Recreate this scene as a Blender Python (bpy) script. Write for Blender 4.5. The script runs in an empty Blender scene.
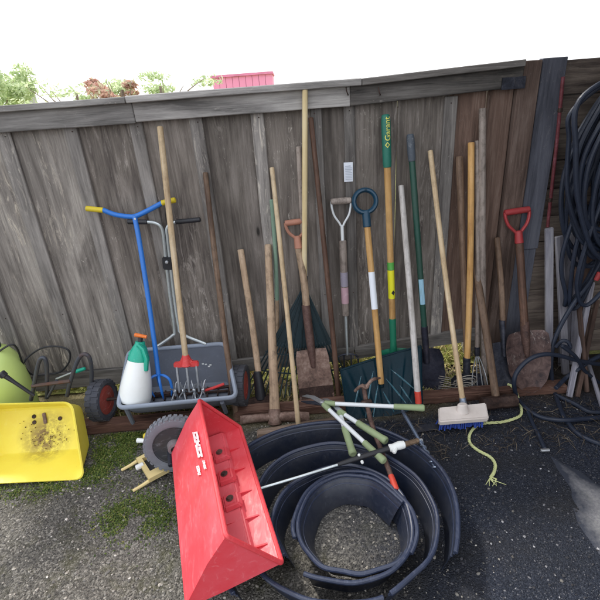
import bpy, bmesh, math, random
from mathutils import Vector, Matrix, noise
random.seed(7)
R_ = math.radians
V = Vector
scene = bpy.context.scene
COL = scene.collection

# ------------------------------------------------------------------ camera
F_PX, PITCH, ROLL = 453.0, R_(24.7), R_(4.3)
CAM = V((0, -2.33, 1.6))
fw = V((0, math.cos(PITCH), -math.sin(PITCH)))
r0 = V((1, 0, 0)); u0 = r0.cross(fw)
RT = math.cos(ROLL)*r0 - math.sin(ROLL)*u0
UP = math.sin(ROLL)*r0 + math.cos(ROLL)*u0
cd = bpy.data.cameras.new('camera'); cam = bpy.data.objects.new('camera', cd); COL.objects.link(cam)
cd.sensor_width = 36; cd.lens = 36*F_PX/600; cd.clip_start = 0.02; cd.clip_end = 800
m = Matrix((RT, UP, -fw)).transposed().to_4x4(); m.translation = CAM
cam.matrix_world = m
scene.camera = cam

def ray(px, py): return fw + RT*((px-300)/F_PX) - UP*((py-300)/F_PX)
def P(px, py, y):            # survey: where a sight line meets the upright plane at depth y
    d = ray(px, py); return CAM + d*((y-CAM.y)/d.y)
def G(px, py, z=0.0):        # survey: where a sight line meets height z
    d = ray(px, py); return CAM + d*((z-CAM.z)/d.z)

# ------------------------------------------------------------------ helpers
def tag(o, label=None, cat=None, group=None, kind=None):
    if label: o['label'] = label
    if cat: o['category'] = cat
    if group: o['group'] = group
    if kind: o['kind'] = kind
    return o

def thing(name, label, cat, loc=(0, 0, 0), group=None, mat=None):
    o = bpy.data.objects.new(name, None); COL.objects.link(o)
    o.empty_display_size = 0.05
    if mat is not None: o.matrix_world = mat
    else: o.matrix_world = Matrix.Translation(V(loc))
    return tag(o, label, cat, group)

def smooth(pts, n=8, closed=False):
    pts = [V(p) for p in pts]; out = []; N = len(pts)
    rng = range(N if closed else N-1)
    for i in rng:
        if closed:
            a, b, c, d = pts[(i-1) % N], pts[i], pts[(i+1) % N], pts[(i+2) % N]
        else:
            b, c = pts[i], pts[i+1]
            a = pts[i-1] if i > 0 else b*2-c
            d = pts[i+2] if i+2 < N else c*2-b
        for k in range(n):
            t = k/n
            out.append(0.5*((2*b)+(c-a)*t+(2*a-5*b+4*c-d)*t*t+(3*b-a-3*c+d)*t**3))
    if not closed: out.append(pts[-1])
    return out

class MB:
    def __init__(s): s.v = []; s.f = []
    def add(s, vs, fs):
        k = len(s.v); s.v += [V(p) for p in vs]; s.f += [tuple(i+k for i in f) for f in fs]; return s
    def tube(s, pts, r, n=12, flat=1.0, caps=True, ref=None, dome=True):
        pts = [V(p) for p in pts]; N = len(pts)
        rs = list(r) if hasattr(r, '__len__') else [r]*N
        t = (pts[1]-pts[0]).normalized()
        ref = V(ref) if ref is not None else (V((1, 0, 0)) if abs(t.x) < 0.8 else V((0, 0, 1)))
        x = (ref - t*ref.dot(t)).normalized()
        vs = []; fs = []
        rings = []
        for i in range(N):
            if i == 0: t = pts[1]-pts[0]
            elif i == N-1: t = pts[-1]-pts[-2]
            else: t = pts[i+1]-pts[i-1]
            if t.length < 1e-9: t = V((0, 0, 1))
            t.normalize()
            x = x - t*x.dot(t)
            if x.length < 1e-6: x = t.orthogonal()
            x.normalize(); y = t.cross(x)
            rings.append((pts[i], x.copy(), y, rs[i], t))
        if caps and dome:
            p, x, y, r_, t = rings[0]; rings.insert(0, (p-t*r_*0.22, x, y, r_*0.72, t))
            p, x, y, r_, t = rings[-1]; rings.append((p+t*r_*0.22, x, y, r_*0.72, t))
        for p, x, y, r_, t in rings:
            for k in range(n):
                a = 2*math.pi*k/n
                vs.append(p + x*math.cos(a)*r_ + y*math.sin(a)*r_*flat)
        for i in range(len(rings)-1):
            for k in range(n):
                k2 = (k+1) % n
                fs.append((i*n+k, i*n+k2, (i+1)*n+k2, (i+1)*n+k))
        if caps:
            fs.append(tuple(reversed(range(n)))); fs.append(tuple((len(rings)-1)*n+k for k in range(n)))
        return s.add(vs, fs)
    def box(s, lo, hi, M=None):
        x0, y0, z0 = lo; x1, y1, z1 = hi
        vs = [V(p) for p in ((x0,y0,z0),(x1,y0,z0),(x1,y1,z0),(x0,y1,z0),(x0,y0,z1),(x1,y0,z1),(x1,y1,z1),(x0,y1,z1))]
        if M is not None: vs = [M @ p for p in vs]
        return s.add(vs, [(0,3,2,1),(4,5,6,7),(0,1,5,4),(1,2,6,5),(2,3,7,6),(3,0,4,7)])
    def hexa(s, b, t):          # bottom and top quads, same order (counter-clockwise from above)
        return s.add(list(b)+list(t), [(0,3,2,1),(4,5,6,7),(0,1,5,4),(1,2,6,5),(2,3,7,6),(3,0,4,7)])
    def grid(s, fn, nu, nv):
        vs = [fn(i/nu, j/nv) for j in range(nv+1) for i in range(nu+1)]
        fs = [(j*(nu+1)+i, j*(nu+1)+i+1, (j+1)*(nu+1)+i+1, (j+1)*(nu+1)+i) for j in range(nv) for i in range(nu)]
        return s.add(vs, fs)
    def lathe(s, prof, n=32, M=None, closed=False):   # prof: (radius, height) about local z
        vs = []; fs = []
        for r, h in prof:
            for k in range(n):
                a = 2*math.pi*k/n; p = V((r*math.cos(a), r*math.sin(a), h))
                vs.append(M @ p if M is not None else p)
        L = len(prof)
        for i in range(L if closed else L-1):
            j = (i+1) % L
            for k in range(n):
                k2 = (k+1) % n
                fs.append((i*n+k, i*n+k2, j*n+k2, j*n+k))
        if not closed:
            if prof[0][0] > 1e-5: fs.append(tuple(reversed(range(n))))
            if prof[-1][0] > 1e-5: fs.append(tuple((L-1)*n+k for k in range(n)))
        return s.add(vs, fs)
    def prism(s, poly, depth, M):   # poly in local xy, extruded along local z, placed by M
        n = len(poly)
        vs = [M @ V((x, y, 0)) for x, y in poly]+[M @ V((x, y, depth)) for x, y in poly]
        fs = [tuple(reversed(range(n))), tuple(range(n, 2*n))]+[(k, (k+1) % n, (k+1) % n+n, k+n) for k in range(n)]
        return s.add(vs, fs)
    def build(s, name, mat, parent=None, world=True, bevel=0, seg=2, solid=0, ang=35, wob=0, wobs=8, flat=False, subdiv=0):
        me = bpy.data.meshes.new(name)
        vs = s.v
        if wob:
            o_ = V((random.random()*50, random.random()*50, random.random()*50))
            vs = [p + noise.noise_vector(p*wobs+o_)*wob for p in vs]
        if parent is not None and world:
            Mi = parent.matrix_world.inverted(); vs = [Mi @ p for p in vs]
        me.from_pydata([tuple(p) for p in vs], [], s.f)
        bm = bmesh.new(); bm.from_mesh(me)
        bmesh.ops.remove_doubles(bm, verts=bm.verts, dist=1e-6)
        bmesh.ops.recalc_face_normals(bm, faces=bm.faces)
        if solid:
            bmesh.ops.solidify(bm, geom=bm.faces[:], thickness=solid)
            bmesh.ops.recalc_face_normals(bm, faces=bm.faces)
        if bevel:
            es = [e for e in bm.edges if len(e.link_faces) == 2 and e.calc_face_angle(0) > 0.6]
            bmesh.ops.bevel(bm, geom=es, offset=bevel, segments=seg, affect='EDGES', clamp_overlap=True)
        bm.to_mesh(me); bm.free()
        if not flat:
            me.polygons.foreach_set('use_smooth', [True]*len(me.polygons))
            me.set_sharp_from_angle(angle=R_(ang))
        me.materials.append(mat)
        o = bpy.data.objects.new(name, me); COL.objects.link(o)
        if parent is not None: o.parent = parent
        return o

def T(loc, z=None, x=None):
    """matrix with local z along z and local x near x"""
    z = V(z).normalized() if z is not None else V((0, 0, 1))
    x = V(x) if x is not None else V((1, 0, 0))
    x = (x - z*x.dot(z))
    if x.length < 1e-6: x = z.orthogonal()
    x.normalize(); y = z.cross(x)
    M = Matrix((x, y, z)).transposed().to_4x4(); M.translation = V(loc); return M

# ------------------------------------------------------------------ materials
def lin(h):
    h = h.lstrip('#'); c = [int(h[i:i+2], 16)/255 for i in (0, 2, 4)]
    return tuple((x/12.92 if x <= 0.04045 else ((x+0.055)/1.055)**2.4) for x in c)+(1,)
class NT:
    def __init__(s, name):
        s.m = bpy.data.materials.new(name); s.m.use_nodes = True
        s.t = s.m.node_tree; s.n = s.t.nodes; s.l = s.t.links
        s.b = s.n['Principled BSDF']
        s.tc = s.n.new('ShaderNodeTexCoord'); s.oi = s.n.new('ShaderNodeObjectInfo')
        off = s.n.new('ShaderNodeVectorMath'); off.operation = 'MULTIPLY_ADD'
        s.l.new(s.oi.outputs['Random'], off.inputs[0]); off.inputs[1].default_value = (17.3, 9.1, 23.7)
        s.l.new(s.tc.outputs['Object'], off.inputs[2]); s.co = off.outputs[0]
    def mapped(s, sc):
        mp = s.n.new('ShaderNodeMapping'); mp.inputs['Scale'].default_value = sc
        s.l.new(s.co, mp.inputs['Vector']); return mp.outputs[0]
    def noise(s, sc=(1, 1, 1), scale=5, detail=6, rough=0.6, dist=0):
        nd = s.n.new('ShaderNodeTexNoise'); nd.inputs['Scale'].default_value = scale
        nd.inputs['Detail'].default_value = detail; nd.inputs['Roughness'].default_value = rough
        nd.inputs['Distortion'].default_value = dist
        s.l.new(s.mapped(sc), nd.inputs['Vector']); return nd.outputs['Fac']
    def vor(s, sc=(1, 1, 1), scale=5, feat='F1', out='Distance', rnd=1.0):
        nd = s.n.new('ShaderNodeTexVoronoi'); nd.feature = feat; nd.inputs['Scale'].default_value = scale
        nd.inputs['Randomness'].default_value = rnd
        s.l.new(s.mapped(sc), nd.inputs['Vector']); return nd.outputs[out]
    def ramp(s, fac, stops):
        r = s.n.new('ShaderNodeValToRGB'); e = r.color_ramp.elements
        while len(e) > 1: e.remove(e[-1])
        e[0].position = stops[0][0]; e[0].color = stops[0][1]
        for p, c in stops[1:]:
            k = e.new(p); k.color = c
        s.l.new(fac, r.inputs['Fac']); return r.outputs['Color']
    def step(s, fac, a, b, lo=0.0, hi=1.0):
        mr = s.n.new('ShaderNodeMapRange'); mr.inputs['From Min'].default_value = a; mr.inputs['From Max'].default_value = b
        mr.inputs['To Min'].default_value = lo; mr.inputs['To Max'].default_value = hi; mr.clamp = True
        s.l.new(fac, mr.inputs['Value']); return mr.outputs['Result']
    def mix(s, fac, a, b, mode='MIX'):
        x = s.n.new('ShaderNodeMix'); x.data_type = 'RGBA'; x.blend_type = mode
        for val, sock in ((fac, x.inputs[0]), (a, x.inputs[6]), (b, x.inputs[7])):
            if hasattr(val, 'is_linked'): s.l.new(val, sock)
            else: sock.default_value = val
        return x.outputs[2]
    def math(s, op, a, b):
        x = s.n.new('ShaderNodeMath'); x.operation = op
        for val, sock in ((a, x.inputs[0]), (b, x.inputs[1])):
            if hasattr(val, 'is_linked'): s.l.new(val, sock)
            else: sock.default_value = val
        return x.outputs[0]
    def pos(s):
        g = s.n.new('ShaderNodeNewGeometry'); sp = s.n.new('ShaderNodeSeparateXYZ'); s.l.new(g.outputs['Position'], sp.inputs[0]); return g, sp
    def fin(s, color=None, rough=None, metal=None, bump=None, bstr=0.3, bdist=0.003, spec=None):
        for v, k in ((color, 'Base Color'), (rough, 'Roughness'), (metal, 'Metallic'), (spec, 'Specular IOR Level')):
            if v is None: continue
            if hasattr(v, 'is_linked'): s.l.new(v, s.b.inputs[k])
            else: s.b.inputs[k].default_value = v
        if bump is not None:
            b = s.n.new('ShaderNodeBump'); b.inputs['Strength'].default_value = bstr; b.inputs['Distance'].default_value = bdist
            s.l.new(bump, b.inputs['Height']); s.l.new(b.outputs[0], s.b.inputs['Normal'])
        return s.m

def wood(name, dark, mid, light, axis='z', knots=True, rough=0.85, bstr=0.8, streak=0.5, stain=None, fine=1.0, var=0.35):
    w = NT(name)
    ax = {'z': (1, 1, .05), 'x': (.05, 1, 1)}[axis]
    ax2 = {'z': (1, 1, .16), 'x': (.16, 1, 1)}[axis]
    ax3 = {'z': (1, 1, .33), 'x': (.33, 1, 1)}[axis]
    g1 = w.noise(ax, 48*fine, 8, 0.68, 0.8)
    g2 = w.noise(ax, 190*fine, 4, 0.7)
    big = w.noise(ax2, 7*fine, 6, 0.6, 1.2)
    blot = w.noise(ax3, 4.2, 6, 0.62, 0.4)
    s_ = w.math('ADD', w.math('MULTIPLY', g1, 0.38), w.math('ADD', w.math('MULTIPLY', big, 0.37), w.math('MULTIPLY', blot, 0.25)))
    c = w.ramp(s_, [(0.39, lin(dark)), (0.5, lin(mid)), (0.61, lin(light))])
    c = w.mix(w.step(g2, 0.5, 0.72, 0, 0.28), c, lin(dark))
    c = w.mix(w.step(blot, 0.56, 0.72, 0, 0.55), c, lin(dark))                       # damp dark patches
    mask = w.step(w.noise(ax3, 3.1, 4, 0.6), 0.47, 0.60)
    st = w.math('MULTIPLY', w.step(w.noise(ax2, 30*fine, 7, 0.75, 1.6), 0.52, 0.66), mask)   # flaking pale grain
    c = w.mix(w.math('MULTIPLY', st, streak), c, lin(light if stain is None else stain))
    fl = w.math('MULTIPLY', w.step(w.noise(ax3, 60*fine, 5, 0.8, 1.0), 0.60, 0.68), w.step(w.noise((1, 1, 1), 2.6, 3), 0.5, 0.58))
    c = w.mix(w.math('MULTIPLY', fl, streak*0.9), c, lin('#c9c2b8'))
    h = w.math('SUBTRACT', g1, w.math('MULTIPLY', g2, 0.5))
    if knots:
        kn = w.vor(ax3, 4.0, 'F1', 'Distance')
        kf = w.step(kn, 0.022, 0.045, 1, 0)
        ring = w.step(kn, 0.04, 0.15, 1, 0)
        c = w.mix(w.math('MULTIPLY', ring, 0.45), c, lin(dark))
        c = w.mix(w.math('MULTIPLY', kf, 0.85), c, (0.02, 0.018, 0.016, 1))
    # per object brightness
    br = w.step(w.oi.outputs['Random'], 0, 1, 1-var, 1+var*0.6)
    hs = w.n.new('ShaderNodeHueSaturation'); w.l.new(br, hs.inputs['Value']); w.l.new(c, hs.inputs['Color'])
    return w.fin(hs.outputs[0], rough, bump=h, bstr=bstr, bdist=0.004, spec=0.25)

def handle_wood(name, dark, mid, light, rough=0.6, var=0.2, dirt=0.45):
    w = NT(name)
    g1 = w.noise((1, 1, .04), 120, 6, 0.6, 0.3); big = w.noise((1, 1, .25), 14, 4, 0.6)
    c = w.ramp(w.math('ADD', w.math('MULTIPLY', g1, 0.5), w.math('MULTIPLY', big, 0.5)), [(0.32, lin(dark)), (0.5, lin(mid)), (0.68, lin(light))])
    d = w.step(w.noise((1, 1, .6), 30, 7, 0.75), 0.48, 0.68, 0, min(.8, dirt*1.35))
    c = w.mix(d, c, lin('#3d342b'))
    br = w.step(w.oi.outputs['Random'], 0, 1, 1-var, 1+var*0.5)
    hs = w.n.new('ShaderNodeHueSaturation'); w.l.new(br, hs.inputs['Value']); w.l.new(c, hs.inputs['Color'])
    return w.fin(hs.outputs[0], rough, bump=g1, bstr=0.25, bdist=0.001, spec=0.3)

def rust(name, a='#3a2a22', b='#6b4632', c_='#8a6a55', metal=0.35, rough=0.75, scale=22):
    w = NT(name)
    n1 = w.noise((1, 1, 1), scale, 8, 0.7, 0.5); n2 = w.noise((1, 1, 1), scale*6, 4, 0.6)
    c = w.ramp(w.math('ADD', w.math('MULTIPLY', n1, 0.7), w.math('MULTIPLY', n2, 0.3)), [(0.34, lin(a)), (0.5, lin(b)), (0.66, lin(c_))])
    return w.fin(c, rough, metal, bump=n2, bstr=0.3, bdist=0.001)

def plastic(name, col, rough=0.45, scuff='#ffffff', amt=0.18, dirt='#4a4036', damt=0.25, bstr=0.08, spec=0.5, scale=14):
    w = NT(name)
    n1 = w.noise((1, 1, 1), scale*0.4, 6, 0.65); n2 = w.noise((1, .3, 1), scale*4, 6, 0.75, 1.0)
    c = w.mix(w.step(n1, 0.4, 0.75, 0, damt), lin(col), lin(dirt))
    c = w.mix(w.step(n2, 0.55, 0.75, 0, amt), c, lin(scuff))
    return w.fin(c, w.step(n2, 0.3, 0.7, rough-0.12, rough+0.2), bump=n2, bstr=bstr, bdist=0.001, spec=spec)

def metal(name, col, rough=0.4, m=0.85, dirt='#3a332c', damt=0.4):
    w = NT(name)
    n1 = w.noise((1, 1, 1), 18, 7, 0.7); n2 = w.noise((1, 1, .1), 90, 4)
    c = w.mix(w.step(n1, 0.5, 0.72, 0, damt), lin(col), lin(dirt))
    return w.fin(c, w.step(n1, 0.3, 0.7, rough-0.1, rough+0.25), m, bump=n2, bstr=0.1, bdist=0.0006)

FENCE = wood('fence_wood', '#4a4441', '#777069', '#99918a', 'z', stain='#b4aca4', streak=0.75)
FENCE_L = wood('fence_wood_pale', '#55504c', '#88827c', '#b0aaa2', 'z', stain='#ccc2b2', streak=0.95)
FENCE_B = wood('fence_wood_brown', '#4a3c35', '#745f54', '#927f74', 'z', streak=0.25, var=0.15)
BATTEN = wood('batten_wood', '#514d4b', '#7d7975', '#a29d98', 'z', stain='#c4bcb0', streak=0.9, knots=False)
RAILW = wood('rail_wood', '#5c5a58', '#8f8c89', '#b0ada9', 'x', stain='#b0aa9c', streak=0.5, knots=False)
RAILD = wood('rail_wood_dark', '#484644', '#76726e', '#96928e', 'x', stain='#9c9080', streak=0.4, knots=False)
POSTW = wood('post_wood', '#40342f', '#66564e', '#7f7068', 'z', knots=False, streak=0.2, var=0.1)
PLANKG = wood('plank_slate', '#40424a', '#5a5c66', '#6e7078', 'z', knots=False, streak=0.15, bstr=0.15, var=0.05)
SHEDW = wood('shed_wood', '#3a3230', '#6c625a', '#908478', 'x', streak=0.35, var=0.3)
TIMB = wood('timber_red', '#3e2c26', '#694d42', '#8c7060', 'x', streak=0.35, stain='#a38472', knots=False, var=0.2)
TIMBG = wood('timber_pale', '#5d4c40', '#8a7767', '#a8968a', 'x', streak=0.35, knots=False, var=0.15)
OFFCUT = wood('offcut_grey', '#5f5e66', '#8d8c96', '#b0aeb4', 'z', streak=0.4, knots=False, var=0.3)
OFFCUT_B = wood('offcut_brown', '#3a2f2b', '#5f4c44', '#7a685e', 'z', streak=0.3, knots=False, var=0.2)
H_TAN = handle_wood('handle_tan', '#86705c', '#aa9279', '#c4ae96')
H_PALE = handle_wood('handle_pale', '#a98d6c', '#d0b894', '#e2d0b2', dirt=0.25)
H_NEW = handle_wood('handle_new', '#c9b07e', '#e6d2a2', '#f2e4bf', dirt=0.06)
H_YEL = handle_wood('handle_yellow', '#a87a45', '#d0a468', '#e0ba84', rough=0.42, dirt=0.15)
H_GREY = handle_wood('handle_grey', '#6a5f58', '#958a82', '#b2a69c')
H_BRN = handle_wood('handle_brown', '#4a382f', '#76604f', '#957e6c')
H_DRK = handle_wood('handle_dark', '#3f2d26', '#60473b', '#7c6152')
H_WHT = handle_wood('handle_white', '#8b8680', '#bab6b2', '#d4d0cc', dirt=0.3)
RUST = rust('rust', '#352a29', '#5b453e', '#7a6258', .3, .65); RUST_D = rust('rust_dark', '#241e1e', '#43332e', '#5d4a42', 0.5, 0.6)
RUST_P = rust('rust_pale', '#4b3c36', '#7d655a', '#a08c80', 0.4, 0.6, 14)
STEEL_D = rust('steel_dark', '#24272e', '#383b46', '#54545a', 0.6, 0.5)
STEEL = metal('steel', '#b8bcc0', 0.35); ALU = metal('aluminium', '#c2cacc', 0.35, 0.8, damt=0.25)
SCOOP = rust('scoop_steel', '#262834', '#3a3c4a', '#55505a', 0.6, 0.45, 10)
WHITE_M = plastic('painted_white', '#dfe4e6', 0.4, amt=0.1, damt=0.15)
GREEN = plastic('green_paint', '#15795c', 0.4, '#9fb8a8', 0.15, damt=0.2)
GREEN_G = plastic('green_grip', '#1c6f5e', 0.45, '#8fb0a0', 0.15, damt=0.2)
DKGREEN = plastic('dark_green', '#1d4b40', 0.4, '#7d9a90', 0.12, damt=0.3)
SAGE = plastic('sage_grip', '#8fa078', 0.65, '#c4cdb0', 0.25, damt=0.3)
RED_H = plastic('red_handle', '#a8363a', 0.5, '#d89090', 0.25, damt=0.25)
SALMON = plastic('salmon_handle', '#b57f6a', 0.6, '#d8b4a0', 0.3, damt=0.3)
RED = plastic('red_hopper', '#da3f4a', 0.45, '#f4b0b4', 0.3, dirt='#e0707c', damt=0.55, scale=9)
REDT = plastic('red_tine_head', '#cf3a3a', 0.45, damt=0.25)
GREYP = plastic('grey_hopper', '#747b88', 0.5, '#b6bcc4', 0.2, damt=0.3, scale=10)
BLACKP = plastic('black_plastic', '#202228', 0.45, '#6a6e78', 0.12, dirt='#3b3733', damt=0.25)
TYRE = plastic('tyre_rubber', '#3a3d46', 0.75, '#83868a', 0.35, dirt='#55504a', damt=0.4)
TYRE_G = plastic('tyre_grey', '#777a82', 0.75, '#a8aab0', 0.4, dirt='#45423c', damt=0.4)
HUBRED = plastic('hub_red', '#9c3f38', 0.6, damt=0.4)
BLUE = plastic('blue_paint', '#2872c8', 0.35, '#8fb4dc', 0.15, damt=0.12)
YELGRIP = plastic('yellow_grip', '#d9c228', 0.5, '#f2e890', 0.2, damt=0.3)
WHITEP = plastic('white_plastic', '#e8ecea', 0.4, amt=0.05, dirt='#b0aa98', damt=0.25)
TEAL = plastic('teal_plastic', '#12a58a', 0.35, damt=0.1); ORANGE = plastic('orange_plastic', '#e2762c', 0.4, damt=0.1)
LIME = plastic('lime_tank', '#c2d880', 0.4, '#e4f0b0', 0.1, damt=0.08)
NAVY = plastic('navy_shovel', '#0a2833', 0.28, '#5f8490', 0.08, dirt='#141f24', damt=0.5, scale=9, spec=0.14)
NAVYH = plastic('navy_handle', '#153f56', 0.35, '#6a90a4', 0.12, damt=0.15)
EDGEP = plastic('edging_plastic', '#1d2434', 0.36, '#6a7288', 0.15, dirt='#4a4a4c', damt=0.5, spec=.6)
HOSE = plastic('hose_rubber', '#1d2637', 0.5, '#5d6a84', 0.22, dirt='#2c2f36', damt=0.3)
ROPE = plastic('rope_fibre', '#c9cf94', 0.8, '#eef0cc', 0.3, damt=0.25, bstr=0.5, scale=40)
CREAM = plastic('cream_plastic', '#d8c48a', 0.5, amt=0.1, damt=0.15)
BRISTLE = plastic('blue_bristle', '#22449c', 0.7, '#6a86d0', 0.3, damt=0.2, scale=60)
BROOMW = plastic('broom_block', '#d8cfc8', 0.6, '#f2ece4', 0.2, dirt='#9a8c80', damt=0.4)
PAPER = plastic('paper', '#e4eaf2', 0.7, amt=0.02, damt=0.05); INK = plastic('ink_grey', '#b2bac6', 0.8, amt=0, damt=0)
YLAB = plastic('yellow_label', '#e6e22a', 0.45, amt=0.06, damt=0.05); GLAB = plastic('lime_label', '#58a84a', 0.5, damt=0.05)
YTXT = plastic('yellow_print', '#d9d86a', 0.5, amt=0, damt=0.05)
REDTIP = plastic('red_paint_tip', '#cf4433', 0.5, '#e89a86', 0.2, damt=0.2)
CAPLAB = plastic('pale_blue_label', '#9cc8de', 0.4, '#ffffff', 0.3, damt=0)

# ------------------------------------------------------------------ world, light
w = bpy.data.worlds.new('World'); scene.world = w; w.use_nodes = True
nt = w.node_tree; bg = nt.nodes['Background']
sky = nt.nodes.new('ShaderNodeTexSky'); sky.sky_type = 'NISHITA'; sky.sun_disc = False
SUN_EL, SUN_AZ = R_(50), R_(-42)      # azimuth clockwise from +y
sky.sun_elevation = SUN_EL; sky.sun_rotation = SUN_AZ; sky.air_density = 1.0; sky.dust_density = 4.0; sky.ozone_density = 1.0
hz = nt.nodes.new('ShaderNodeMix'); hz.data_type = 'RGBA'; hz.inputs[0].default_value = 0.6
hz.inputs[7].default_value = (17.5, 17.8, 18.6, 1)      # bright thin cloud over the whole sky
nt.links.new(sky.outputs[0], hz.inputs[6]); nt.links.new(hz.outputs[2], bg.inputs['Color'])
bg.inputs['Strength'].default_value = 0.142
sd = bpy.data.lights.new('sun', 'SUN'); so = bpy.data.objects.new('sun', sd); COL.objects.link(so)
sd.energy = 3.2; sd.angle = R_(7); sd.color = (1, 0.95, 0.86)
sdir = V((math.sin(SUN_AZ)*math.cos(SUN_EL), math.cos(SUN_AZ)*math.cos(SUN_EL), math.sin(SUN_EL)))
so.rotation_euler = sdir.to_track_quat('Z', 'Y').to_euler()
scene.view_settings.view_transform = 'Standard'; scene.view_settings.look = 'None'; scene.view_settings.exposure = 0

# ------------------------------------------------------------------ ground
def ground_mat():
    w = NT('gravel_ground'); g, sp = w.pos()
    v1 = w.vor((1, 1, 1), 150, 'F1', 'Color'); d1 = w.vor((1, 1, 1), 150, 'F1', 'Distance')
    v2 = w.vor((1, 1, 1), 300, 'F1', 'Color')
    bw = w.n.new('ShaderNodeSeparateColor'); w.l.new(v1, bw.inputs[0])
    bw2 = w.n.new('ShaderNodeSeparateColor'); w.l.new(v2, bw2.inputs[0])
    big = w.noise((1, 1, 1), 3.0, 5, 0.6)
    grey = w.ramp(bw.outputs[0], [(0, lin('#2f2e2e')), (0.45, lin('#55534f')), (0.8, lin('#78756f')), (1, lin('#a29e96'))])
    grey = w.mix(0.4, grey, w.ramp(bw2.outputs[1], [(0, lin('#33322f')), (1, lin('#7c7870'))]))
    dark = w.ramp(bw2.outputs[0], [(0, lin('#1a1e28')), (0.7, lin('#2b303c')), (0.95, lin('#40444e')), (1, lin('#6c6c70'))])  # dark soil, with the bluish tone of shade put into its colour
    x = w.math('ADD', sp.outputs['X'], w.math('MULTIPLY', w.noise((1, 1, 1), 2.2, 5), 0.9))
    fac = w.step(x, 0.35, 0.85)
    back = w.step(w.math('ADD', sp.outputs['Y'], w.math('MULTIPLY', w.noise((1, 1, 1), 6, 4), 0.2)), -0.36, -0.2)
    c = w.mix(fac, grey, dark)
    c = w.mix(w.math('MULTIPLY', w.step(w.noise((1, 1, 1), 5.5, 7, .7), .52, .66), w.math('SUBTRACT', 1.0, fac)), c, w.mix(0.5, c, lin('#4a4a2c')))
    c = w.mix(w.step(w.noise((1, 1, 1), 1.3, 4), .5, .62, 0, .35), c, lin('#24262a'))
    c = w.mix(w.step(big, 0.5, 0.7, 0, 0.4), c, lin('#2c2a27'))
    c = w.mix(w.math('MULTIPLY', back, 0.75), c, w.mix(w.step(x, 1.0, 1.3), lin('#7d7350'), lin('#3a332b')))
    h = w.step(d1, 0.0, 0.6, 1, 0)
    return w.fin(c, 0.9, bump=h, bstr=0.7, bdist=0.006, spec=0.2)
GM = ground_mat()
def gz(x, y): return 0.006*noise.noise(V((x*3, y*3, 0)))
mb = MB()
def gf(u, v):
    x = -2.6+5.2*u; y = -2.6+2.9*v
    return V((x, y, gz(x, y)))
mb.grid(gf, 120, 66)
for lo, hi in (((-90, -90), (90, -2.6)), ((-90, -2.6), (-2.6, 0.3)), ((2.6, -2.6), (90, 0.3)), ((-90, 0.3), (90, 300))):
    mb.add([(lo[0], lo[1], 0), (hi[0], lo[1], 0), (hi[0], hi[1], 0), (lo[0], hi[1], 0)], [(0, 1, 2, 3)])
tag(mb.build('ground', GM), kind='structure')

def lawn_mat():
    w = NT('dry_lawn'); n1 = w.noise((1, 1, 1), 6, 6); n2 = w.noise((1, 1, 1), 60, 6, 0.7)
    c = w.ramp(w.math('ADD', w.math('MULTIPLY', n1, 0.5), w.math('MULTIPLY', n2, 0.5)), [(0.35, lin('#4f5a2a')), (0.5, lin('#8f9450')), (0.62, lin('#b8b070')), (0.7, lin('#cfc294'))])
    return w.fin(c, 0.9, bump=n2, bstr=0.6, bdist=0.01)
LAWN = lawn_mat()
tag(MB().add([(-90, 0.01, 0.01), (90, 0.01, 0.01), (90, 300, 0.01), (-90, 300, 0.01)], [(0, 1, 2, 3)]).build('lawn', LAWN), kind='structure')

def conc():
    w = NT('old_concrete'); n1 = w.noise((1, 1, 1), 7, 7, 0.65); n2 = w.noise((1, 1, 1), 90, 5, 0.7)
    c = w.ramp(w.math('ADD', w.math('MULTIPLY', n1, 0.6), w.math('MULTIPLY', n2, 0.4)), [(0.35, lin('#4b4b50')), (0.5, lin('#77777b')), (0.65, lin('#93938f'))])
    at = w.n.new('ShaderNodeVertexColor'); at.layer_name = 'soil'
    e = w.math('ADD', at.outputs['Color'], w.math('MULTIPLY', w.math('SUBTRACT', w.noise((1, 1, 1), 14, 7, .7), .5), 1.3))
    c = w.mix(w.step(e, .25, .75), c, lin('#2c313d'))
    return w.fin(c, 0.85, bump=n2, bstr=0.3, bdist=0.003)
CONC = conc()
pa = [G(546, 452), G(562, 460), G(580, 470), G(600, 482), V((1.5, -1.1, 0)), V((1.75, -2.4, 0)), V((1.0, -2.4, 0)), G(577, 530), G(568, 500), G(556, 472)]
pp = smooth(pa, 10, closed=True)
pp = [p + V((noise.noise(p*14)*0.018, noise.noise(p*14+V((9, 0, 0)))*0.018, 0)) for p in pp]
cen = V((1.32, -1.6, 0.011)); k = len(pp); N = 8
vs = [V((p.x*q+cen.x*(1-q), p.y*q+cen.y*(1-q), 0.0045 if q < 1 else -0.004)) for q in [1-i/N*.9 for i in range(N+1)] for p in pp]
fs = [(i*k+j, i*k+(j+1) % k, (i+1)*k+(j+1) % k, (i+1)*k+j) for i in range(N) for j in range(k)]+[tuple(N*k+j for j in range(k))]
po = tag(MB().add(vs, fs).build('path', CONC), kind='structure')
at = po.data.color_attributes.new('soil', 'FLOAT_COLOR', 'POINT')
for i, v in enumerate(po.data.vertices):
    e = min((v.co-q.lerp(cen, 0)).to_2d().length if False else math.hypot(v.co.x-q.x, v.co.y-q.y) for q in pp)
    at.data[i].color = (max(0, 1-e/.13),)*3+(1,)

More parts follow.
